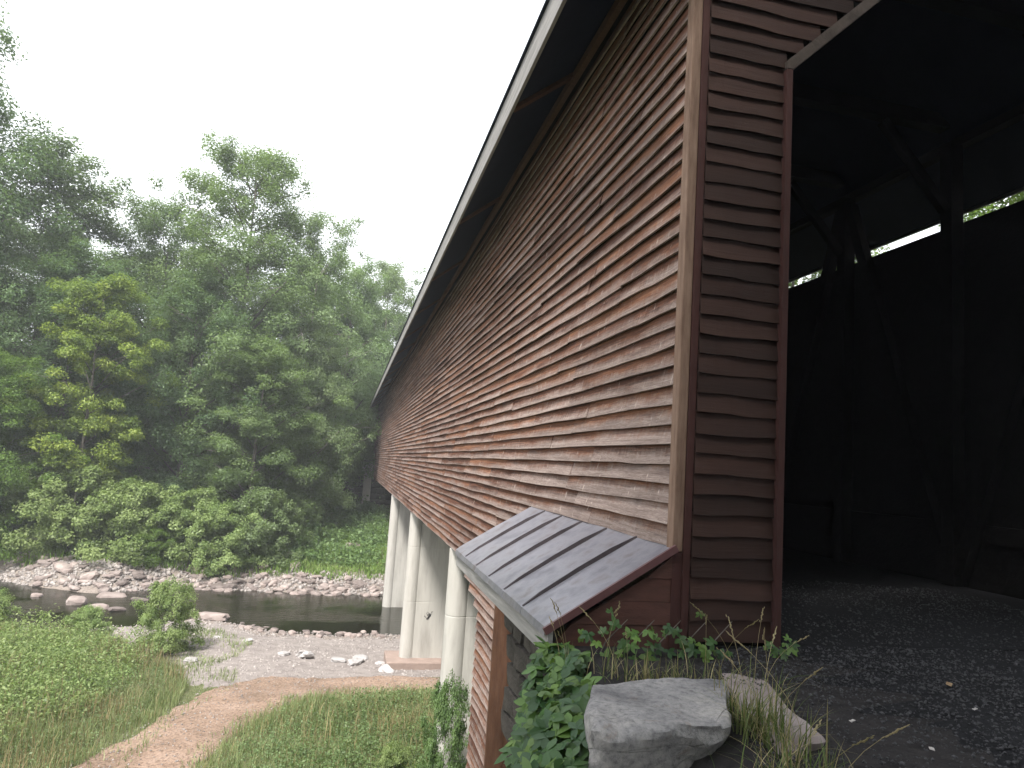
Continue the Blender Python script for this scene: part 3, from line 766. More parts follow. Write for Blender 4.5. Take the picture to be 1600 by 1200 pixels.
# stone abutment under the awning
ab = empty('stone_abutment', (2.3, 6.8, -2), 'rough dark stone abutment beneath the metal awning', 'abutment')
def rock_mesh(seed, sub=2, amp=0.22, flat=0.75, mat=None, boxy=0.0):
    bm = bmesh.new(); bmesh.ops.create_icosphere(bm, subdivisions=sub, radius=0.5)
    r = random.Random(seed); o = (r.uniform(0, 50), r.uniform(0, 50))
    for v in bm.verts:
        p = v.co.copy()
        if boxy: p = p.lerp(Vector([math.copysign(min(abs(c) * 1.5, 0.42), c) for c in p]), boxy)
        d = 1 + amp * 2 * float(fbm(p.x * 2.2 + o[0] + p.z * 1.3, p.y * 2.2 + o[1] - p.z * 1.7, seed, 3))
        v.co = p * d; v.co.z *= flat
    me = bpy.data.meshes.new('rock'); bm.to_mesh(me); bm.free()
    me.materials.append(mat)
    return me
wall_rocks = [rock_mesh(s, 2, 0.12, 1.0, M['old_stone'], 0.85) for s in range(60, 66)]
for row in range(9):
    zz = -0.12 - row * 0.26
    y = 5.6 + random.uniform(0, 0.3)
    while y < 7.6 - 0.04 * row:
        w = random.uniform(0.35, 0.7)
        o = link('stone', random.choice(wall_rocks), ab, Vector((2.12, y + w / 2, zz)) - ab.location, (0, 0, random.gauss(0, 0.04)), (0.6, w * 1.15, 0.30))
        y += w
    for xx in (2.35, 2.8, 3.25):
        link('stone', random.choice(wall_rocks), ab, Vector((xx, 7.75 - 0.04 * row, zz)) - ab.location, (0, 0, R(90)), (0.6, 0.5, 0.30))

# ------------------------------------------------------------------ concrete piers
def pier(y, zb, label, footing=None, graffiti=False):
    p = empty('concrete_pier', (6.9, y, zb), label, 'pier', 'concrete piers under the bridge')
    rad = 0.29; xa, xb = 2.90, 8.86; web = 0.215
    ztop = -0.52; hgt = ztop - zb
    lev = [(0, 0)]
    for lift in (2.1, 4.2):
        if lift < hgt - 0.5: lev += [(lift - 0.02, 0), (lift - 0.012, 0.005), (lift + 0.012, 0.005), (lift + 0.02, 0)]
    lev += [(hgt - 0.03, 0), (hgt, 0.03)]
    n = 28
    for cxx in (xa, xb):
        vs = [(cxx - 6.9 + (rad - ins) * math.cos(2 * math.pi * k / n), (rad - ins) * math.sin(2 * math.pi * k / n), h) for (h, ins) in lev for k in range(n)]
        fs = [(i * n + k, i * n + (k + 1) % n, (i + 1) * n + (k + 1) % n, (i + 1) * n + k) for i in range(len(lev) - 1) for k in range(n)]
        fs.append(tuple(range(n - 1, -1, -1))); fs.append(tuple((len(lev) - 1) * n + k for k in range(n)))
        o = MB().add(vs, fs).build('column', M['concrete'], p, smooth=True)
        o.data.set_sharp_from_angle(angle=R(28))
    wv = []
    for (h, ins) in lev[:-1]: wv += [(xa - 6.9, -web + ins, h), (xb - 6.9, -web + ins, h), (xb - 6.9, web - ins, h), (xa - 6.9, web - ins, h)]
    nl = len(lev) - 1
    wf = [(i * 4 + k, i * 4 + (k + 1) % 4, i * 4 + 4 + (k + 1) % 4, i * 4 + 4 + k) for i in range(nl - 1) for k in range(4)] + [(3, 2, 1, 0), tuple((nl - 1) * 4 + k for k in range(4))]
    MB().add(wv, wf).build('web_wall', M['concrete'], p)
    if footing:
        MB().box(xa - 0.8 - 6.9, xb + 0.8 - 6.9, -0.85, 0.85, -0.9, footing).build('footing', M['footing'], p, bevel=0.03)
    for xx in (xa + 0.02, xb - 0.02):
        MB().box(xx - 6.9 - 0.15, xx - 6.9 + 0.15, -0.2, 0.2, hgt - 0.002, hgt + 0.16).build('bearing', M['rafter'], p)
    if graffiti:
        g = MB(); r = random.Random(5)
        cx, cz = xa + 0.72 - 6.9, 1.55
        for s in range(7):
            pts = []; a = Vector((cx + r.uniform(-0.16, 0.12), -web - 0.004, cz + r.uniform(-0.1, 0.12)))
            for q in range(5):
                pts.append(a.copy()); a = a + Vector((r.uniform(-0.05, 0.09), 0, r.uniform(-0.10, 0.08)))
            g.tube(pts, [0.005 + 0.004 * (s % 3)] * 5, 4)
        for q in range(2): g.box(cx - 0.02 + 0.05 * q, cx + 0.04 + 0.05 * q, -web - 0.006, -web - 0.002, cz - 0.05 + 0.06 * q, cz + 0.05 + 0.05 * q)
        g.build('graffiti', M['graffiti'], p)
    return p
pier(17.3, -6.3, 'concrete pier with rounded nose nearest the awning, its foot in green weeds')
pier(28.4, -6.05, 'concrete pier with scribbled black graffiti standing on a pinkish footing', 0.0 + 0.001, True)
pier(40.9, -7.4, 'concrete pier with rounded nose standing in the dark river water')

# far abutment with stonework
fab = empty('far_abutment', (4, 76, -5), 'ivy shaded stone abutment at the far end of the bridge', 'abutment')
for row in range(7):
    zz = -0.8 - row * 0.6; x = -0.6 + random.uniform(0, 0.4)
    while x < 9:
        w = random.uniform(0.7, 1.3)
        link('stone', random.choice(wall_rocks), fab, Vector((x + w / 2, 75.5, zz)) - fab.location, (0, 0, 0), (w * 1.15, 0.9, 0.66)); x += w

# ------------------------------------------------------------------ vegetation generators
def tree_meshes(seed, h, base, rad, n_cl, per, leaf, trunk_r, layered=0.5, lean=0.0, top_bias=0.0, crown_shape=1.0):
    """returns (trunk mesh, crown arrays). h = height, base = height of lowest foliage"""
    r = np.random.default_rng(seed)
    mb = MB()
    # trunk
    tp = [(0, 0, -0.4)]; x = y = 0
    nseg = 9
    for i in range(1, nseg + 1):
        t = i / nseg
        x += r.normal(0, 0.018 * h / 3) * 0.5 + lean * h / nseg; y += r.normal(0, 0.018 * h / 3) * 0.5
        tp.append((x, y, t * h * 0.92))
    tr = [trunk_r * 1.25] + [trunk_r * (1 - 0.93 * (i / nseg)) for i in range(1, nseg + 1)]
    mb.tube(tp, tr, 8)
    tpa = np.array(tp)
    def trunk_at(z): return np.array([np.interp(z, tpa[:, 2], tpa[:, i]) for i in (0, 1)])
    # clump centres inside the crown envelope, grouped on boughs
    cents = []; radii = []
    nb = max(10, n_cl // 7)
    for b in range(nb):
        u = (b + r.uniform(0.1, 0.9)) / nb
        u = u ** (1 - 0.35 * top_bias)
        z = base + (h - base) * u
        env = rad * max(0.30, 1 - ((u ** crown_shape - 0.42) / 0.66) ** 2) ** 0.5 * r.uniform(0.6, 1.12)
        ang = b * 2.399 + r.normal(0, 0.5)
        c = trunk_at(z)
        z0 = max(base * 0.6, z - env * 0.55)
        tipz = z + r.normal(0, 0.03 * h)
        tip = np.array([c[0] + math.cos(ang) * env, c[1] + math.sin(ang) * env, tipz])
        c0 = trunk_at(z0); root = np.array([c0[0], c0[1], z0])
        mid = root * 0.5 + tip * 0.5 + np.array([0, 0, 0.08 * env]) + r.normal(0, 0.06 * env, 3)
        rr = trunk_r * 0.36 * (1 - 0.7 * u)
        mb.tube([root, mid, tip * 0.94 + root * 0.06], [rr, rr * 0.6, rr * 0.18], 5)
        m = max(3, int(n_cl / nb * r.uniform(0.7, 1.3)))
        for k in range(m):
            s = 1 - 0.72 * (k / m) * r.uniform(0.7, 1.2)
            p = root * (1 - s) + tip * s
            p = p + r.normal(0, 1, 3) * np.array([0.17, 0.17, 0.10]) * env * (0.45 + 0.55 * s)
            cents.append(p); radii.append(r.uniform(0.10, 0.19) * rad * (1.15 - 0.35 * u))
            if r.random() < 0.35: mb.tube([mid * 0.5 + tip * 0.5, p], [rr * 0.3, rr * 0.1], 4)
    for k in range(n_cl // 3):                     # filling clumps so that the crown closes
        u = r.random() ** 0.9; z = base + (h - base) * u; c = trunk_at(z); a_ = r.uniform(0, 6.28)
        env = rad * max(0.18, 1 - ((u - 0.42) / 0.60) ** 2) ** 0.5 * r.uniform(0.25, 0.92)
        cents.append(np.array([c[0] + math.cos(a_) * env, c[1] + math.sin(a_) * env, z])); radii.append(r.uniform(0.12, 0.2) * rad)
    for k in range(5):
        cents.append(np.array([*(trunk_at(h * 0.93) + r.normal(0, 0.13 * rad, 2)), h * r.uniform(0.90, 0.985)])); radii.append(r.uniform(0.1, 0.16) * rad)
    cents = np.array(cents); radii = np.array(radii)
    n = len(cents)
    w = radii ** 1.7; w = w / w.sum(); cnt = np.maximum(8, (w * per).astype(int))
    idx = np.repeat(np.arange(n), cnt); m = len(idx)
    d = r.normal(0, 1, (m, 3)); d /= np.linalg.norm(d, axis=1, keepdims=True)
    rr = r.random(m) ** 0.45
    ex = np.stack([np.ones(n), np.ones(n), np.full(n, 1 - layered * 0.75)], 1) * r.uniform(0.8, 1.25, (n, 3))
    off = d * rr[:, None] * radii[idx][:, None] * ex[idx]
    # droop at the rim of a clump
    off[:, 2] -= 0.30 * layered * (off[:, 0] ** 2 + off[:, 1] ** 2) / (radii[idx] + 1e-6)
    P = cents[idx] + off + r.normal(0, 0.035 * rad / 4, (m, 3))
    outw = P - np.array([0, 0, (base + h) / 2]); outw /= np.linalg.norm(outw, axis=1, keepdims=True) + 1e-6
    Nn = np.array([0, 0, 1.0]) * 0.75 + d * 0.45 + outw * 0.3 + r.normal(0, 0.38, (m, 3))
    Nn /= np.linalg.norm(Nn, axis=1, keepdims=True)
    V, F, rnd = leaf_cards(P, Nn, leaf * r.uniform(0.65, 1.35, m), r)
    tone = r.uniform(0.0, 0.55, n)[idx] + r.uniform(0, 0.45, m)
    return mb, V, F, np.repeat(tone, 4)

def leaf_cards(P, Nn, size, r, aspect=0.55, bend=0.22):
    m = len(P)
    ref = r.normal(0, 1, (m, 3))
    T = np.cross(Nn, ref); T /= np.linalg.norm(T, axis=1, keepdims=True) + 1e-9
    Bt = np.cross(Nn, T)
    s = size[:, None]
    a = P - T * s * 0.5
    b = P + T * s * 0.5 - Nn * s * bend
    c1 = P + Bt * s * aspect * 0.5 + Nn * s * 0.06
    c2 = P - Bt * s * aspect * 0.5 + Nn * s * 0.06
    V = np.stack([a, c1, b, c2], 1).reshape(-1, 3)
    k = np.arange(m) * 4
    F = np.stack([k, k + 1, k + 2, k + 3], 1)
    return V, F, None

def fast_mesh(name, V, F, mat, attrs=None):
    """quads or tris from numpy arrays"""
    me = bpy.data.meshes.new(name)
    nF, k = F.shape
    me.vertices.add(len(V)); me.vertices.foreach_set('co', V.astype(np.float32).ravel())
    me.loops.add(nF * k); me.loops.foreach_set('vertex_index', F.astype(np.int32).ravel())
    me.polygons.add(nF)
    me.polygons.foreach_set('loop_start', (np.arange(nF) * k).astype(np.int32))
    me.polygons.foreach_set('loop_total', np.full(nF, k, dtype=np.int32))
    if mat: me.materials.append(mat)
    me.update(calc_edges=True)
    if attrs:
        for kk, v in attrs.items():
            at = me.attributes.new(kk, 'FLOAT', 'POINT'); at.data.foreach_set('value', np.asarray(v, dtype=np.float32))
    return me

TV = {}
def variant(key, **kw):
    mb, V, F, tone = tree_meshes(**kw)
    tm = mesh_data(key + '_trunk', mb.v, mb.f, M['bark'], True)
    cm = fast_mesh(key + '_crown', V, F, M['leaf_mid'], {'rnd': tone})
    TV[key] = (tm, cm, kw['h'])
variant('tall', seed=1, h=30, base=5.0, rad=7.6, n_cl=330, per=100000, leaf=0.21, trunk_r=0.42, layered=0.30, top_bias=0.3)
variant('broad', seed=2, h=24, base=3.0, rad=7.4, n_cl=300, per=92000, leaf=0.21, trunk_r=0.36, layered=0.35)
variant('airy', seed=3, h=26, base=4.0, rad=6.6, n_cl=230, per=56000, leaf=0.20, trunk_r=0.30, layered=0.55, lean=0.03)
variant('droopy', seed=4, h=17, base=0.8, rad=6.2, n_cl=260, per=80000, leaf=0.18, trunk_r=0.24, layered=0.6, crown_shape=0.8)
variant('small', seed=5, h=17, base=3.5, rad=4.8, n_cl=190, per=56000, leaf=0.18, trunk_r=0.22, layered=0.6, top_bias=0.4)
variant('shrub', seed=6, h=5.2, base=0.15, rad=3.6, n_cl=140, per=24000, leaf=0.19, trunk_r=0.07, layered=0.35, crown_shape=0.75)
variant('bush', seed=8, h=4.0, base=0.1, rad=3.2, n_cl=120, per=22000, leaf=0.14, trunk_r=0.06, layered=0.5, crown_shape=0.7)

def put_tree(name, key, x, y, top, mat, label, cat='tree', group=None, rot=None, wide=1.0, bark='bark'):
    z0 = H(x, y) - 0.15
    tm, cm, h = TV[key]
    s = (top - z0) / h
    t = empty(name, (x, y, z0), label, cat, group)
    t.rotation_euler = (0, 0, random.uniform(0, 6.28) if rot is None else rot)
    for nm, me, mt in (('trunk', tm, M[bark]), ('crown', cm, M[mat])):
        o = link(nm, me, t)
        o.material_slots[0].link = 'OBJECT'; o.material_slots[0].material = mt
    t.scale = (s * wide, s * wide, s)
    return t

G = 'trees on the far bank'
put_tree('tall_tree', 'tall', -31.5, 54, 32.5, 'leaf_dark', 'tallest tree at the left edge of the picture, reaching above the others', group=G, rot=0.4)
put_tree('forest_tree', 'broad', -25.0, 62, 24.5, 'leaf_dark', 'dark tree left of the forest gap, behind the bright low tree', group=G, rot=1.0)
put_tree('forest_tree', 'tall', -17.0, 66, 22.5, 'leaf_dark', 'dark tree in the low dip of the treetops', group=G, rot=2.2)
put_tree('forest_tree', 'tall', -9.5, 60, 26.5, 'leaf_mid', 'highest rounded tree in the middle of the forest', group=G, rot=0.2, wide=0.92)
put_tree('forest_tree', 'airy', -4.4, 61, 22.0, 'leaf_pale', 'loose pale tree with a leaning light trunk left of the bridge roof', group=G, rot=0.0, bark='bark_pale', wide=0.78)
put_tree('forest_tree', 'broad', 3.2, 84, 24.5, 'leaf_pale', 'pale tree rising right behind the bridge eave', group=G, rot=4.1, wide=0.8)
put_tree('forest_tree', 'broad', -1.2, 74, 21.0, 'leaf_pale', 'pale tree between the leaning tree and the bridge eave', group=G, rot=1.7, wide=0.85)
put_tree('yellow_tree', 'small', -17.0, 51.5, 12.2, 'leaf_yellow', 'yellow green tree standing out before the dark forest', group=G, rot=0.9, wide=0.88)
put_tree('low_tree', 'droopy', -21.5, 49.5, 6.3, 'leaf_bright', 'low bright green tree at the left edge above the shrubs', group=G, rot=2.0, wide=1.0)
put_tree('drooping_tree', 'droopy', -6.6, 54, 9.6, 'leaf_mid', 'middle sized drooping tree behind the riverside shrubs', group=G, rot=5.0)
put_tree('drooping_tree', 'droopy', -3.9, 60, 12.5, 'leaf_pale', 'pale drooping tree beside the end of the bridge roof', group=G, rot=3.1, wide=0.7)
put_tree('forest_tree', 'broad', -12.0, 57, 14.5, 'leaf_dark', 'shadowy tree between the yellow tree and the drooping tree', group=G, rot=3.9, wide=0.9)
put_tree('forest_tree', 'broad', -20.5, 57, 15.5, 'leaf_dark', 'dense dark tree right behind the yellow green tree', group=G, rot=5.3)
put_tree('low_tree', 'small', -2.6, 68, 6.5, 'leaf_mid', 'low green tree beside the far end of the siding', group=G, rot=5.3, wide=1.1)
gb = 'trees closing the forest behind'
for i, (x, y, top, key) in enumerate([(-46, 66, 24, 'tall'), (-40, 78, 25, 'broad'), (-30, 76, 22, 'tall'), (-22, 80, 21, 'broad'), (-13.5, 76, 22, 'tall'), (-6, 80, 23, 'broad'),
                                       (-1, 82, 19, 'tall'), (4.5, 90, 20, 'broad'), (12, 88, 22, 'tall'), (-34, 62, 14, 'broad'), (-26, 70, 9, 'droopy'), (-16, 70, 8, 'droopy'), (-4.5, 70, 8, 'droopy'), (-10, 68, 8.5, 'droopy')]):
    put_tree('background_tree', key, x, y, top, 'leaf_dark' if i % 3 else 'leaf_mid', 'green tree deep in the forest behind the front row of trees', group=gb)
for (x, y, top, key, lb) in [(18.5, 15, 13, 'broad', 'leafy tree seen through the gap under the far eave of the bridge'), (19.5, 28.5, 16, 'small', 'second leafy tree seen through the eave gap, beside the portal post')]:
    put_tree('side_tree', key, x, y, top, 'leaf_bright', lb, group='trees beyond the bridge')
for (x, y, top, key, lb) in [(1.2, -4.2, 20, 'broad', 'big tree beside the road right behind the viewer'), (8.0, -6.0, 21, 'broad', 'big tree across the road behind the viewer'), (-4.5, -8, 22, 'tall', 'tall tree on the bank behind the viewer')]:
    put_tree('roadside_tree', key, x, y, top, 'leaf_mid', lb, group='trees behind the viewer')
gs = 'shrubs along the far shore'
for i, (x, y, top, key, mt, lb) in enumerate([
        (-20.6, 49.5, -0.8, 'shrub', 'leaf_shrub', 'green shrub at the left edge above the gravel shore'),
        (-16.2, 49.0, -0.4, 'shrub', 'leaf_shrub', 'tall pointed shrub above the driftwood on the far shore'),
        (-12.6, 48.2, -1.0, 'bush', 'leaf_shrub', 'round shrub in the middle of the far shore hedge'),
        (-9.4, 48.6, -1.3, 'shrub', 'leaf_shrub', 'leafy shrub between the middle and the pale shrub'),
        (-6.8, 47.4, -2.0, 'bush', 'leaf_shrub', 'low shrub hanging over the far shore stones'),
        (-4.9, 48.9, -1.2, 'shrub', 'leaf_pale', 'pale shrub at the bridge end of the shrub row'),
        (-11.0, 46.8, -3.6, 'bush', 'leaf_bright', 'small bright bush right at the far water edge'),
        (-3.2, 55.5, -2.0, 'bush', 'leaf_mid', 'dark bush on the grassy slope left of the pier'),
        (0.2, 70.0, -2.2, 'bush', 'leaf_dark', 'dark bush below the far awning')]):
    put_tree('shrub', key, x, y, top, mt, lb, 'shrub', gs, wide=random.uniform(0.85, 1.05))
put_tree('ivy_bush', 'bush', 2.3, 66.5, -2.6, 'leaf_dark', 'dark ivy clump hanging below the far awning post', 'shrub', wide=0.8)
put_tree('sapling', 'bush', -6.3, 30.2, -3.75, 'leaf_shrub', 'small leafy sapling on the near gravel bank', 'shrub', wide=0.62)
put_tree('sapling', 'bush', -9.4, 31.6, -5.1, 'leaf_shrub', 'low leafy bush at the water edge left of the sapling', 'shrub', wide=0.9)
put_tree('sapling', 'bush', -13.0, 31.0, -4.4, 'leaf_shrub', 'leafy weed bush at the left edge by the water', 'shrub', wide=0.9)
put_tree('pier_bush', 'bush', 2.6, 15.9, -3.2, 'leaf_mid', 'slender bush growing against the nearest pier', 'shrub', wide=0.30)
put_tree('pier_bush', 'bush', 1.7, 17.2, -5.0, 'leaf_shrub', 'low bush before the foot of the nearest pier', 'shrub', wide=0.7)

# grass as blades: stuff
def blades(name, pts, length, width, mat, label, seed, lean=0.35, kind='stuff', cat='grass'):
    r = np.random.default_rng(seed)
    m = len(pts)
    L = length * r.uniform(0.35, 1.25, m) * np.clip(0.85 + 1.7 * fbm(pts[:, 0] * 0.45, pts[:, 1] * 0.45, seed + 7), 0.35, 1.7); W = width * r.uniform(0.7, 1.3, m)
    a = r.uniform(0, 2 * np.pi, m); d = np.stack([np.cos(a), np.sin(a), np.zeros(m)], 1)
    a2 = r.uniform(0, 2 * np.pi, m); s = np.stack([np.cos(a2), np.sin(a2), np.zeros(m)], 1)
    ln = lean * r.uniform(0.2, 1.6, m)
    up = np.array([0, 0, 1.0])
    p0 = pts - up * 0.03
    p1 = pts + up * (L * 0.55)[:, None] + d * (L * ln * 0.25)[:, None]
    p2 = pts + up * (L * (0.98 - 0.3 * ln))[:, None] + d * (L * ln * 0.9)[:, None]
    V = np.stack([p0 - s * W[:, None] / 2, p0 + s * W[:, None] / 2, p1 + s * W[:, None] * 0.42, p1 - s * W[:, None] * 0.42, p2], 1).reshape(-1, 3)
    k = np.arange(m) * 5
    F = np.concatenate([np.stack([k, k + 1, k + 2], 1), np.stack([k, k + 2, k + 3], 1), np.stack([k + 3, k + 2, k + 4], 1)])
    tone = np.clip(0.45 + 0.9 * fbm(pts[:, 0] * 0.8, pts[:, 1] * 0.8, seed) + r.normal(0, 0.16, m), 0, 1)
    o = link(name, fast_mesh(name, V, F, mat, {'rnd': np.repeat(tone, 5)}))
    if kind: tag(o, label, cat, kind=kind)
    return o
def inside(poly, x, y):
    c = np.zeros(len(x), bool); n = len(poly); j = n - 1
    for i in range(n):
        xi, yi = poly[i]; xj, yj = poly[j]
        c ^= ((yi > y) != (yj > y)) & (x < (xj - xi) * (y - yi) / (yj - yi + 1e-12) + xi)
        j = i
    return c
def scatter(poly, n, seed, clump=0.0, cs=0.7):
    r = np.random.default_rng(seed); poly = np.array(poly)
    lo_, hi_ = poly.min(0), poly.max(0); out = np.zeros((0, 2))
    while len(out) < n:
        p = r.uniform(lo_, hi_, (n, 2)); w = 0.35 * fbm(p[:, 0] * 1.1, p[:, 1] * 1.1, seed + 5)
        k = inside(poly, p[:, 0] + w, p[:, 1] + w)
        if clump: k &= (0.5 + fbm(p[:, 0] * cs, p[:, 1] * cs, seed) * 1.5) > r.random(len(p)) * clump
        out = np.concatenate([out, p[k]])
    out = out[:n]
    return np.stack([out[:, 0], out[:, 1], height(out[:, 0], out[:, 1])], 1)
GL = [(-16, 15), (-6.2, 15), (-5.55, 18.3), (-4.7, 21.0), (-4.25, 23.0), (-4.35, 25.6), (-5.4, 28.2), (-7.0, 29.6), (-9.5, 31.8), (-13, 32.6), (-18, 33), (-20, 24)]
GR = [(-3.2, 15), (-2.75, 18.6), (-2.3, 20.4), (-1.65, 21.9), (-0.7, 23.2), (0.8, 24.2), (2.6, 24.0), (4.6, 24.2), (6, 20), (6, 14), (2, 12.5)]
GF = [(-18, 46.8), (-13, 46.2), (-9, 46.3), (-4, 46.0), (0, 45.8), (4, 45.7), (9, 46), (9, 66), (-4, 68), (-18, 54)]
blades('meadow_straw', scatter(GL, 11000, 15, 1.8, 0.5), 0.72, 0.014, M['straw'], 'dry straw coloured stalks in the grass left of the path', 25, 0.3)
blades('bank_straw', scatter(GR, 5000, 16, 1.8, 0.5), 0.70, 0.013, M['straw'], 'dry straw coloured stalks in the grass right of the path', 26, 0.3)
blades('meadow_grass', scatter(GL, 60000, 11, 2.2, 1.1), 0.42, 0.013, M['grass'], 'tall green grass left of the dirt path', 21)
blades('bank_grass', scatter(GR, 24000, 12, 2.2, 1.1), 0.42, 0.012, M['grass'], 'tall grass on the bank right of the dirt path', 22)
blades('far_bank_grass', scatter(GF, 36000, 13, 0.7), 0.60, 0.05, M['grass_far'], 'bright grass and weeds on the far bank slope', 23, 0.6)
for nm, poly, cnt, sd in (('path_edge_grass', [(-6.3, 15), (-4.4, 15.5), (-4.0, 20), (-3.6, 23), (-2.6, 25.6), (-3.2, 27.2), (-5.4, 28), (-4.6, 22)], 1500, 81), ('path_rim_grass', [(-3.4, 15), (-3.1, 19), (-2.4, 21.6), (-1.2, 23.7), (1.0, 25.2), (4, 25.4), (4, 23.6), (0.5, 23.4), (-2, 20)], 1600, 82)):
    blades(nm, scatter(poly, cnt, sd, 1.3, 1.6), 0.28, 0.018, M['grass'], 'thin short grass creeping onto the ' + ('left' if sd == 81 else 'right') + ' edge of the dirt path', sd + 10, 0.6)
sp1 = [(-7, 28), (-4.6, 27), (-3.4, 29.5), (-3.0, 31.5), (-5.0, 34.5), (-7.5, 33)]
blades('gravel_weeds', scatter(sp1, 2600, 14, 1.2), 0.26, 0.022, M['grass'], 'sparse weeds growing through the near gravel', 24, 0.7)
# leafy weeds in the grass
def leaf_litter(name, pts, size, spread, hgt, mat, label, seed, per=9):
    r = np.random.default_rng(seed); m = len(pts)
    P = np.repeat(pts, per, 0) + r.normal(0, 1, (m * per, 3)) * np.array([spread, spread, 0]); P[:, 2] += r.uniform(0.05, 1, m * per) * hgt * np.repeat(r.uniform(0.4, 1.2, m), per)
    Nn = np.array([0, 0, 0.8]) + r.normal(0, 0.5, (m * per, 3)); Nn /= np.linalg.norm(Nn, axis=1, keepdims=True)
    V, F, _ = leaf_cards(P, Nn, size * r.uniform(0.6, 1.4, m * per), r)
    o = link(name, fast_mesh(name, V, F, mat, {'rnd': np.repeat(r.uniform(0, 1, m * per), 4)}))
    return tag(o, label, 'weeds', kind='stuff')
leaf_litter('meadow_weeds', scatter([(-16, 17), (-6.5, 22), (-6.0, 28.5), (-8.5, 31.5), (-15, 32.5)], 5200, 31, 1.2, ), 0.075, 0.14, 0.55, M['leaf_shrub'], 'broad leaved weeds among the grass left of the path', 41)
leaf_litter('tall_weeds', scatter([(-16, 17), (-7.2, 18), (-6.2, 23), (-6.6, 28), (-9, 31), (-15, 32)], 1300, 38, 2.4, 0.7), 0.095, 0.13, 1.15, M['leaf_shrub'], 'tall pale leafy weeds standing above the meadow grass', 47, 16)
leaf_litter('meadow_herbs', scatter([(-16, 15), (-6.0, 16), (-4.8, 22), (-4.9, 25), (-6.2, 28.5), (-9, 31.5), (-15, 32.5)], 4200, 36, 1.3, 1.1), 0.06, 0.12, 0.42, M['leaf_pale'], 'pale small leaved herbs scattered in the meadow grass', 45, 8)
leaf_litter('bank_herbs', scatter([(-2.8, 16), (-1.4, 21.6), (1, 23.9), (4.5, 23.8), (5, 14), (2.4, 12.8)], 2600, 37, 1.3, 1.1), 0.06, 0.12, 0.42, M['leaf_pale'], 'pale small leaved herbs in the bank grass right of the path', 46, 8)
leaf_litter('bank_weeds', scatter([(-1, 17), (0, 22.8), (4.5, 23.4), (5, 13.5), (2.4, 12.8)], 2000, 32, 1.2), 0.075, 0.12, 0.6, M['leaf_mid'], 'leafy weeds on the bank beside the nearest pier', 42)
leaf_litter('far_bank_weeds', scatter([(-6, 48), (2.6, 48), (4, 70), (-4, 68)], 1500, 33, 1.0), 0.24, 0.35, 0.9, M['leaf_mid'], 'leafy ground cover on the far bank slope', 43, 11)
leaf_litter('forest_undergrowth', scatter([(-40, 51), (-3, 50), (2, 72), (-40, 76)], 4200, 34, 1.0), 0.34, 0.6, 1.9, M['leaf_dark'], 'dark undergrowth below the forest trees', 44, 12)

# ------------------------------------------------------------------ stones
rocks = [rock_mesh(s, 2, 0.34, 0.62, M['river_stone'], 0.35) for s in range(8)]
flat_rocks = [rock_mesh(s, 2, 0.3, 0.35, M['river_stone'], 0.5) for s in range(10, 14)]
pale_rocks = [rock_mesh(s, 3, 0.6, 0.55, M['pale_stone'], 0.5) for s in range(20, 25)]
def put_rock(name, me, x, y, size, label, group=None, z=None, rot=None, sc=(1, 1, 1)):
    z = H(x, y) if z is None else z
    o = link(name, me, None, (x, y, z + size * 0.10), (random.gauss(0, 0.15), random.gauss(0, 0.15), random.uniform(0, 6.28) if rot is None else rot),
             (size * sc[0], size * sc[1], size * sc[2]))
    return tag(o, label, 'rock', group)
for i in range(270):
    x = random.uniform(-18.5, 4.5)
    f = float(np.interp(x, *FAR_SHORE))
    y = f + random.triangular(-0.8, 2.4, 0.5)
    if x < -11: y += random.uniform(0, 2.0)
    sz = random.uniform(0.2, 0.62) * (1.35 if random.random() < 0.12 else 1)
    put_rock('river_stone', random.choice(rocks + flat_rocks), x, y, sz, 'grey brown stone among the stones lining the far shore', 'stones on the far shore', sc=(1.2, random.uniform(0.8, 1.2), 1))
for i in range(44):
    x = random.uniform(-4.2, 2.4); f = float(np.interp(x, *NEAR_SHORE))
    put_rock('shore_stone', random.choice(rocks), x, f - random.uniform(-0.5, 0.9), random.uniform(0.18, 0.4), 'small stone at the near edge of the water', 'stones on the near shore')
put_rock('river_boulder', rocks[1], -12.5, 40.0, 1.0, 'rounded boulder standing alone in the dark water', z=WATER - 0.05, sc=(1.0, 1, 0.9))
put_rock('river_slab', flat_rocks[0], -11.4, 41.9, 1.05, 'broad flat rock half sunk before the far shore', z=WATER - 0.08, rot=0.2, sc=(1.4, 0.8, 0.9))
put_rock('river_rock', flat_rocks[1], -9.9, 41.2, 0.8, 'flat pale rock right of the broad sunken rock', z=WATER - 0.1, rot=0.1, sc=(1.3, 0.8, 1))
put_rock('river_rock', rocks[3], -11.2, 39.1, 0.85, 'low rock just behind the lone boulder', z=WATER - 0.08, sc=(1.3, 0.9, 0.7))
put_rock('river_rock', flat_rocks[2], -10.3, 38.7, 0.8, 'small low rock at the tail of the boulder line', z=WATER - 0.06)
put_rock('river_rock', rocks[5], -14.9, 41.6, 0.6, 'small rock in the water at the left edge', z=WATER - 0.1)
put_rock('shore_slab', flat_rocks[3], -5.6, 37.0, 1.6, 'long flat slab at the point of the near shore', z=WATER - 0.02, rot=-0.1, sc=(1.0, 0.5, 0.7))
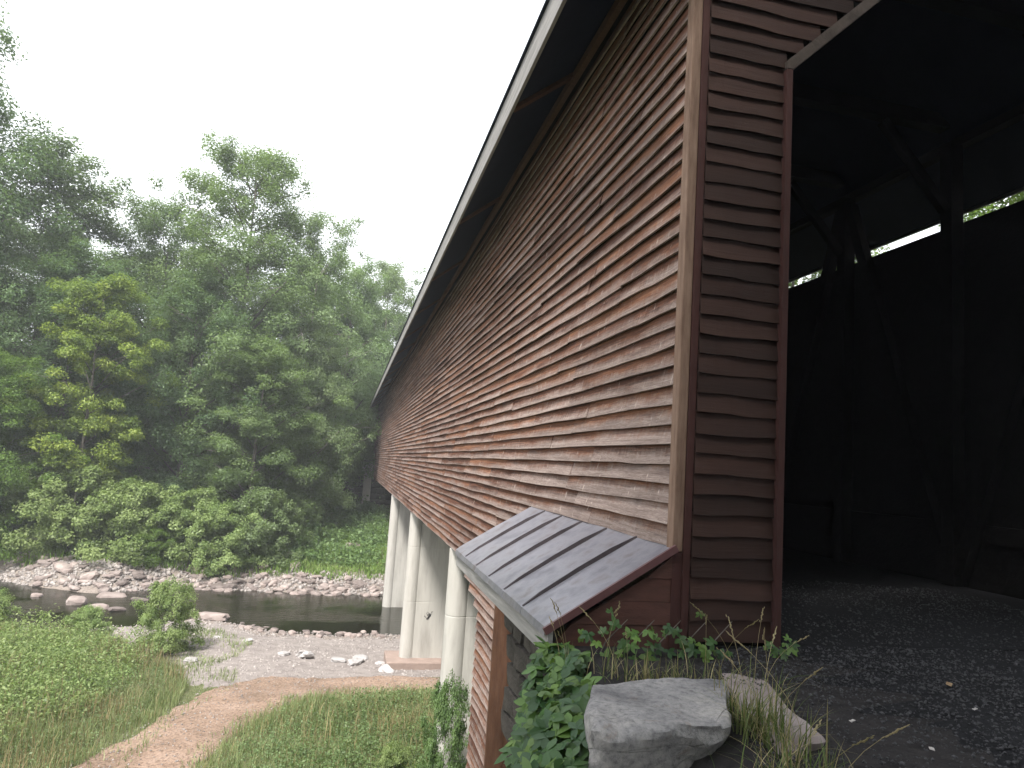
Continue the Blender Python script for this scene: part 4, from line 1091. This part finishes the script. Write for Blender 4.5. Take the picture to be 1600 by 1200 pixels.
for (x, y, s, lb) in [(-1.75, 29.9, 0.75, 'grey white block left of the white rock row'), (-0.95, 29.7, 1.15, 'largest white rock on the near gravel'), (0.35, 29.2, 0.9, 'flat white rock right of the largest white rock'),
                      (1.0, 28.9, 1.0, 'long white rock in the middle of the white rock row'), (1.25, 29.6, 0.8, 'white rock behind the white rock row'), (2.0, 28.6, 0.7, 'white rock nearest the pier footing in the row'),
                      (2.1, 27.3, 0.8, 'white rock against the corner of the pier footing'), (-3.35, 31.9, 0.55, 'white stone with reddish side near the water'), (-4.6, 32.3, 0.5, 'white stone left of the reddish stone'),
                      (-5.4, 31.0, 0.6, 'pale stone by the foot of the sapling'), (-5.0, 28.8, 0.7, 'round pale stone in the gravel weeds')]:
    put_rock('white_rock', random.choice(pale_rocks), x, y, s * 0.62, lb, 'white rocks on the near gravel', sc=(1.2, 0.9, 0.8))
for (x, y, s, lb) in [(-4.4, 47.0, 0.95, 'grey boulder in the grass above the far shore'), (-2.6, 47.2, 0.8, 'second grey boulder in the far bank grass'), (0.9, 53.5, 1.2, 'flat pale boulder up on the far grassy slope')]:
    put_rock('bank_boulder', random.choice(rocks), x, y, s, lb, sc=(1.3, 1, 0.9))
# pebbles
def pebbles(name, pts, smin, smax, mat, label, seed):
    r = np.random.default_rng(seed); m = len(pts)
    base = np.array([(1, 0, 0), (0, 1, 0), (-1, 0, 0), (0, -1, 0), (0, 0, 0.8), (0, 0, -0.5)], float)
    fc = np.array([(0, 1, 4), (1, 2, 4), (2, 3, 4), (3, 0, 4), (1, 0, 5), (2, 1, 5), (3, 2, 5), (0, 3, 5)])
    s = (smin + (smax - smin) * r.random(m) ** 3)[:, None, None] * 0.5
    v = base[None] * r.uniform(0.55, 1.25, (m, 6, 1)) * r.uniform(0.6, 1.2, (m, 1, 3)) * s
    a = r.uniform(0, 6.28, m); c_, s_ = np.cos(a)[:, None], np.sin(a)[:, None]
    x = v[:, :, 0] * c_ - v[:, :, 1] * s_; y = v[:, :, 0] * s_ + v[:, :, 1] * c_
    V = np.stack([x, y, v[:, :, 2]], 2) + pts[:, None, :]
    F = (fc[None] + (np.arange(m) * 6)[:, None, None]).reshape(-1, 3)
    o = link(name, fast_mesh(name, V.reshape(-1, 3), F, mat))
    return tag(o, label, 'gravel', kind='stuff')
PB = [(-13, 31.5), (-8, 31), (-5, 27), (-4, 25.8), (0, 26.5), (4, 26.3), (4.5, 34.6), (-2.2, 34.8), (-6, 37), (-13, 35)]
pebbles('bank_pebbles', scatter(PB, 14000, 51), 0.04, 0.22, M['pebble'], 'pale pebbles covering the near gravel bank', 61)
pebbles('path_pebbles', scatter([(-6.5, 16), (-3, 16), (-2.2, 20.4), (-0.8, 23.4), (2, 25), (4, 25.2), (4, 26.4), (-1, 27), (-3.6, 25.6), (-4.7, 22)], 2600, 54) + np.array([0, 0, 0.055]), 0.015, 0.09, M['pebble'], 'small stones strewn over the dirt path', 64)
pebbles('shore_rubble', scatter([(-19, 45.2), (-12, 43), (-8, 44.6), (4, 43.8), (4, 46.4), (-8, 47), (-19, 49.5)], 5000, 52), 0.12, 0.5, M['pebble'], 'rubble filling between the stones of the far shore', 62)
p_ = scatter([(1.7, 2.0), (2.6, 4.8), (3.5, 5.5), (7.5, 6.5), (7, 1.5)], 22000, 53, 1.5, 1.3); p_[:, 2] = np.maximum(p_[:, 2] + 0.022, 0.0) + 0.0
p2_ = scatter([(3.7, 5.35), (8.0, 5.35), (8.3, 8.5), (6.5, 9.0), (3.8, 8.0)], 5000, 55, 1.5, 1.3); p2_[:, 2] = 0.228
p_ = np.concatenate([p_[p_[:, 1] < 5.3], p2_])
pebbles('road_gravel', p_, 0.010, 0.042, M['gravel_dark'], 'loose dark gravel on the road before the portal', 63)
# driftwood on the far shore
for i, (x, y, L, a) in enumerate([(-14.6, 47.2, 2.2, 0.5), (-16.2, 47.9, 1.6, 0.9)]):
    z = H(x, y)
    mb = MB().tube([(-L / 2, 0, 0.06), (-L * 0.1, 0.12, 0.16), (L * 0.25, 0.05, 0.2), (L / 2, -0.1, 0.3)], [0.05, 0.09, 0.08, 0.03], 6).tube([(0, 0.1, 0.18), (0.3, 0.4, 0.5)], [0.04, 0.015], 5)
    o = mb.build('driftwood', M['driftwood'], None, (x, y, z), smooth=True); o.rotation_euler = (0, 0, a)
    tag(o, ('longer grey driftwood branch' if i == 0 else 'shorter grey driftwood branch') + ' lying on the far gravel shore', 'driftwood')

# ------------------------------------------------------------------ foreground: boulder, slab, creeper, grass tufts
def big_rock(name, corners_top, z_top, z_bot, mat, seed, label, flare=0.06, res=9):
    """block boulder from a top outline: layered sides, rounded upper edge, rough faces"""
    c = np.array(corners_top, float); n = len(c)
    t = np.linspace(0, n, n * 8, endpoint=False)
    out = np.stack([np.interp(t, range(n + 1), np.append(c[:, i], c[0, i])) for i in (0, 1)], 1)
    for _ in range(2): out = (np.roll(out, 1, 0) + out * 2 + np.roll(out, -1, 0)) / 4
    cen = out.mean(0); m = len(out)
    rings = [(q, 0.0) for q in (0.0, 0.2, 0.4, 0.55, 0.7, 0.8, 0.88)] + [(0.94, 0.006), (0.975, 0.022), (0.995, 0.05), (1.0, 0.085)] + [(1 + flare * k / 16, 0.085 + 0.915 * k / 16) for k in range(1, 17)]
    vs = []
    for (s, d) in rings:
        for i in range(m):
            p = cen + (out[i] - cen) * max(s, 0.001)
            z = z_top - (z_top - z_bot) * d
            nn = float(fbm(p[0] * 3 + d * 2.5, p[1] * 3 + d * 4.1, seed, 5))
            n2 = float(fbm(i * 0.22, d * 7, seed + 3, 4))
            lay = float(vnoise(math.floor(d * 7 + 1.2 * vnoise(i * 0.11, 2.0, seed)), i * 0.07, seed + 9)) - 0.5
            if d > 0.02: p = p + (out[i] - cen) / np.linalg.norm(out[i] - cen) * (0.17 * n2 + 0.13 * lay * min(1, d * 5) - 0.10 * d)
            vs.append((p[0], p[1], z + 0.11 * nn * (1 if d < 0.3 else 0.6)))
    fs = [(r_ * m + i, r_ * m + (i + 1) % m, (r_ + 1) * m + (i + 1) % m, (r_ + 1) * m + i) for r_ in range(len(rings) - 1) for i in range(m)]
    o = MB().add(vs, fs).build(name, mat, None, smooth=True)
    o.data.set_sharp_from_angle(angle=R(35))
    return tag(o, label, 'rock')
big_rock('boulder', [(1.27, 3.43), (1.62, 3.40), (2.12, 3.52), (2.28, 3.85), (2.50, 4.20), (2.0, 4.25), (1.55, 4.22), (1.42, 3.9)], 0.29, -0.75, M['boulder'], 4, 'big flat topped grey boulder below the portal corner')
big_rock('stone_slab', [(2.30, 3.32), (2.64, 3.46), (2.74, 3.95), (2.98, 4.6), (2.70, 4.72), (2.46, 4.1)], 0.20, -0.1, M['stone_pink'], 9, 'low pinkish stone slab between the boulder and the road')

# creeper leaves, five leaflets each
def leaflet(L, W, ang, tilt):
    pr = [(0, 0), (0.25, 0.36), (0.55, 0.5), (0.82, 0.28), (1.0, 0.0)]
    ctr = [(t * L, 0.0, -0.10 * L * t * t) for t, _ in pr]
    vs = list(ctr)
    for t, w in pr[1:4]: vs.append((t * L, w * W, 0.03 * L - 0.14 * L * t * t))
    for t, w in pr[1:4]: vs.append((t * L, -w * W, 0.03 * L - 0.14 * L * t * t))
    fs = [(0, 1, 5), (1, 2, 6, 5), (2, 3, 7, 6), (3, 4, 7), (0, 8, 1), (1, 8, 9, 2), (2, 9, 10, 3), (3, 10, 4)]
    m = Matrix.Rotation(ang, 3, 'Z') @ Matrix.Rotation(tilt, 3, 'Y')
    return [m @ Vector(v) for v in vs], fs
def creeper_leaf(seed):
    r = random.Random(seed); mb = MB()
    for k, a in enumerate((-105, -52, 0, 52, 105)):
        vs, fs = leaflet((0.10, 0.135, 0.15, 0.135, 0.10)[k] * r.uniform(0.85, 1.1), 0.062 * r.uniform(0.9, 1.15), R(a + r.uniform(-9, 9)), r.uniform(0.0, 0.45))
        mb.add(vs, fs)
    me = mesh_data('leaf', mb.v, mb.f, M['leaf_creeper'], False, {'rnd': [r.uniform(0.0, 1.0) ** 1.3] * len(mb.v)})
    return me
leaf_me = [creeper_leaf(s) for s in range(9)]
cr = empty('creeper', (1.45, 4.4, -0.2), 'leafy five fingered creeper spilling over the wall edge left of the boulder', 'creeper')
def put_leaf(parent, p, nrm, size, yaw):
    q = Vector(nrm).normalized().to_track_quat('Z', 'Y') @ Euler((0, 0, yaw)).to_quaternion()
    o = link('leaf', random.choice(leaf_me), parent, Vector(p) - parent.location, (0, 0, 0), (size,) * 3)
    o.rotation_euler = q.to_euler()
rl = random.Random(3)
# the creeper drapes from the wall top by the awning down towards the viewer
c_fr, c_fl, c_nr, c_nl = Vector((1.80, 5.05, 0.22)), Vector((1.45, 5.35, -0.02)), Vector((1.30, 3.42, 0.13)), Vector((0.82, 3.55, -0.52))
def patch(u, v): return (c_fr * (1 - v) + c_fl * v) * (1 - u) + (c_nr * (1 - v) + c_nl * v) * u
stems = MB()
for k in range(16):
    u = (k + 0.5) / 16; pts = [patch(u + rl.uniform(-0.05, 0.05), q / 5) + Vector((rl.gauss(0, 0.02), rl.gauss(0, 0.02), -0.06)) for q in range(6)]
    stems.tube(pts, [0.009, 0.008, 0.007, 0.006, 0.005, 0.003], 5)
for layer, cnt in ((-0.09, 90), (0.0, 190)):
    for k in range(cnt):
        u, v = rl.random(), rl.random() ** 0.9
        bulge = 0.16 * math.sin(math.pi * min(1, v * 1.1)) * (0.6 + 0.8 * rl.random())
        p = patch(u, v) + Vector((-0.4, -0.25, 0.8)) * (bulge + layer)
        if v > 0.8: p.z -= rl.uniform(0, 0.25)
        nrm = Vector((-0.45, -0.35, 0.75)) + Vector((rl.gauss(0, 0.33), rl.gauss(0, 0.33), rl.gauss(0, 0.15)))
        put_leaf(cr, p, nrm, rl.uniform(0.62, 1.05), rl.uniform(0, 6.28))
st = stems.build('stem', M['bark'], cr, smooth=True); st.location = -cr.location
wc = empty('wall_creeper', (2.6, 5.1, 0.15), 'sparse dark creeper at the foot of the portal corner', 'creeper')
for k in range(62):
    x = rl.uniform(1.75, 3.0); z = 0.13 + abs(rl.gauss(0, 0.16)) * (1.3 if x < 2.7 else 0.6)
    put_leaf(wc, (x, 5.12 - rl.uniform(0, 0.16), z), (rl.gauss(0, 0.4), -0.9, 0.7 + rl.gauss(0, 0.3)), rl.uniform(0.32, 0.6), rl.uniform(0, 6.28))
for k in range(14):
    put_leaf(wc, (3.5 + rl.gauss(0, 0.09), 5.1 - rl.uniform(0, 0.1), 0.23 + abs(rl.gauss(0, 0.07))), (rl.gauss(0, 0.4), -0.8, 0.8), rl.uniform(0.3, 0.45), rl.uniform(0, 6.28))
stw = MB()
for k in range(5):
    x = 1.9 + 0.22 * k; stw.tube([(x, 5.15, 0.05), (x + 0.1, 5.12, 0.3), (x + 0.28, 5.16, 0.45)], [0.006, 0.005, 0.003], 4)
st = stw.build('stem', M['bark'], wc); st.location = -wc.location

def tuft(name, cx, cy, z, n, L, spread, label, seed, dry=0.35, heads=0, lean=0.6, wmul=1.0):
    r = np.random.default_rng(seed)
    t = empty(name, (cx, cy, z), label, 'grass tuft')
    for nm, mat, cnt in (('blades', M['grass_near'], int(n * (1 - dry))), ('dry_blades', M['straw'], int(n * dry))):
        m = cnt
        root = np.stack([r.normal(0, spread[0], m), r.normal(0, spread[1], m), np.zeros(m)], 1)
        a = r.uniform(0, 2 * np.pi, m); d = np.stack([np.cos(a), np.sin(a), np.zeros(m)], 1)
        ll = L * r.uniform(0.4, 1.2, m); ln = lean * r.uniform(0.1, 1.8, m)
        s = np.stack([-d[:, 1], d[:, 0], np.zeros(m)], 1); W = 0.0035 * wmul * r.uniform(0.7, 1.5, m)
        K = 6; V = []
        for k in range(K):
            q = k / (K - 1)
            c = root + np.array([0, 0, 1.0]) * (ll * (q - 0.45 * ln * q * q))[:, None] + d * (ll * ln * q * q * 0.75)[:, None]
            w = (W * (1 - q ** 2 * 0.95))[:, None]
            V += [c - s * w, c + s * w]
        V = np.stack(V, 1).reshape(-1, 3); b = np.arange(m) * 2 * K
        F = np.concatenate([np.stack([b + 2 * k, b + 2 * k + 1, b + 2 * k + 3, b + 2 * k + 2], 1) for k in range(K - 1)])
        o = link(nm, fast_mesh(nm, V, F, mat, {'rnd': np.repeat(r.uniform(0, 1, m), 2 * K)}), t)
        if o: o['kind'] = 'stuff'
    for k in range(heads):
        a = r.uniform(0, 6.28); hl = L * r.uniform(1.1, 1.7); ln = r.uniform(0.15, 0.6)
        b = Vector((r.normal(0, spread[0]), r.normal(0, spread[1]), 0)); d = Vector((math.cos(a), math.sin(a), 0))
        pts = [b + Vector((0, 0, 1)) * hl * q * (1 - 0.25 * ln * q) + d * hl * ln * q * q for q in np.linspace(0, 1, 7)]
        mb = MB().tube(pts, [0.0022, 0.002, 0.0018, 0.0016, 0.0014, 0.0012, 0.001], 4)
        e0, e1 = pts[5], pts[6]
        for q in range(9):
            c = pts[5].lerp(pts[6], q / 8); s = 0.006 * (1 - abs(q - 4) / 7)
            o_ = Vector((r.normal(0, 0.004), r.normal(0, 0.004), 0))
            mb.tube([c + o_ - (e1 - e0) * 0.05, c + o_ + (e1 - e0) * 0.04, c + o_ + (e1 - e0) * 0.12], [s * 0.4, s, s * 0.2], 4)
        mb.build('seed_stalk', M['straw'], t)
        st_ = t.children[-1]
        me_ = st_.data; at_ = me_.attributes.new('rnd', 'FLOAT', 'POINT'); at_.data.foreach_set('value', [float(r.uniform(0.1, 0.9))] * len(me_.vertices))
    return t
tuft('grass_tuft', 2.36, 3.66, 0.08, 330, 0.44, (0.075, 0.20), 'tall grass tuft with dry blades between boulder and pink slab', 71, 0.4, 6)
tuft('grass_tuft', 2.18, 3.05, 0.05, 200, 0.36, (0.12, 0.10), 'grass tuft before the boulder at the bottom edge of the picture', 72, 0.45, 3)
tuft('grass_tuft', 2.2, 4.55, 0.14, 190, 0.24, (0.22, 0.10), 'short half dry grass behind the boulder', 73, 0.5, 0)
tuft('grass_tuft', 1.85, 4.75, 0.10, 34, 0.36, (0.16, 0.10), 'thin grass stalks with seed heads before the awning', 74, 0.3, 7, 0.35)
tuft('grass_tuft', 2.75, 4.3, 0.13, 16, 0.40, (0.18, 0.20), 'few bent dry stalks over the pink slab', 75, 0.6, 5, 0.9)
# bits lying on the road
for (x, y, s, a, mt, nm, lb) in [(3.0, 3.72, 0.02, 0.3, 'paper', 'paper_scrap', 'tiny white paper scrap beside the pink slab'), (3.15, 3.3, 0.018, 1.2, 'paper', 'paper_scrap', 'tiny white scrap farther right on the dark gravel'),
                             (4.25, 4.3, 0.035, 0.7, 'dry_leaf', 'fallen_leaf', 'curled dry leaf on the dark road before the portal'), (4.0, 3.85, 0.018, 0.2, 'paper', 'wood_chip', 'pale wood chip on the road near the dry leaf')]:
    z = H(x, y) + 0.045
    mb = MB().add([(-s, -s * 0.5, 0), (0, -s * 0.6, s * 0.3), (s, -s * 0.4, 0.004), (s * 0.9, s * 0.5, s * 0.25), (0, s * 0.55, 0), (-s * 0.9, s * 0.45, s * 0.2),
                   (-s, -s * 0.5, -0.004), (0, -s * 0.6, s * 0.3 - 0.004), (s, -s * 0.4, 0), (s * 0.9, s * 0.5, s * 0.25 - 0.004), (0, s * 0.55, -0.004), (-s * 0.9, s * 0.45, s * 0.2 - 0.004)],
                  [(0, 1, 4, 5), (1, 2, 3, 4), (6, 11, 10, 7), (7, 10, 9, 8), (0, 6, 7, 1), (1, 7, 8, 2), (2, 8, 9, 3), (3, 9, 10, 4), (4, 10, 11, 5), (5, 11, 6, 0)])
    o = mb.build(nm, M[mt], None, (x, y, z)); o.rotation_euler = (0, 0, a); tag(o, lb, 'litter')

# ------------------------------------------------------------------ humid summer haze
hm = bpy.data.materials.new('haze'); hm.use_nodes = True
hn, hl = hm.node_tree.nodes, hm.node_tree.links; hn.clear()
pv = hn.new('ShaderNodeVolumePrincipled'); pv.inputs['Color'].default_value = (0.93, 0.96, 1.0, 1); pv.inputs['Density'].default_value = 0.0010; pv.inputs['Anisotropy'].default_value = 0.0
ho = hn.new('ShaderNodeOutputMaterial'); hl.new(pv.outputs[0], ho.inputs['Volume'])
hz = MB().box(-440, 440, -80, 480, -9.0, 62).build('haze', hm)
tag(hz, 'thin pale summer haze over the river valley', 'haze', kind='stuff')
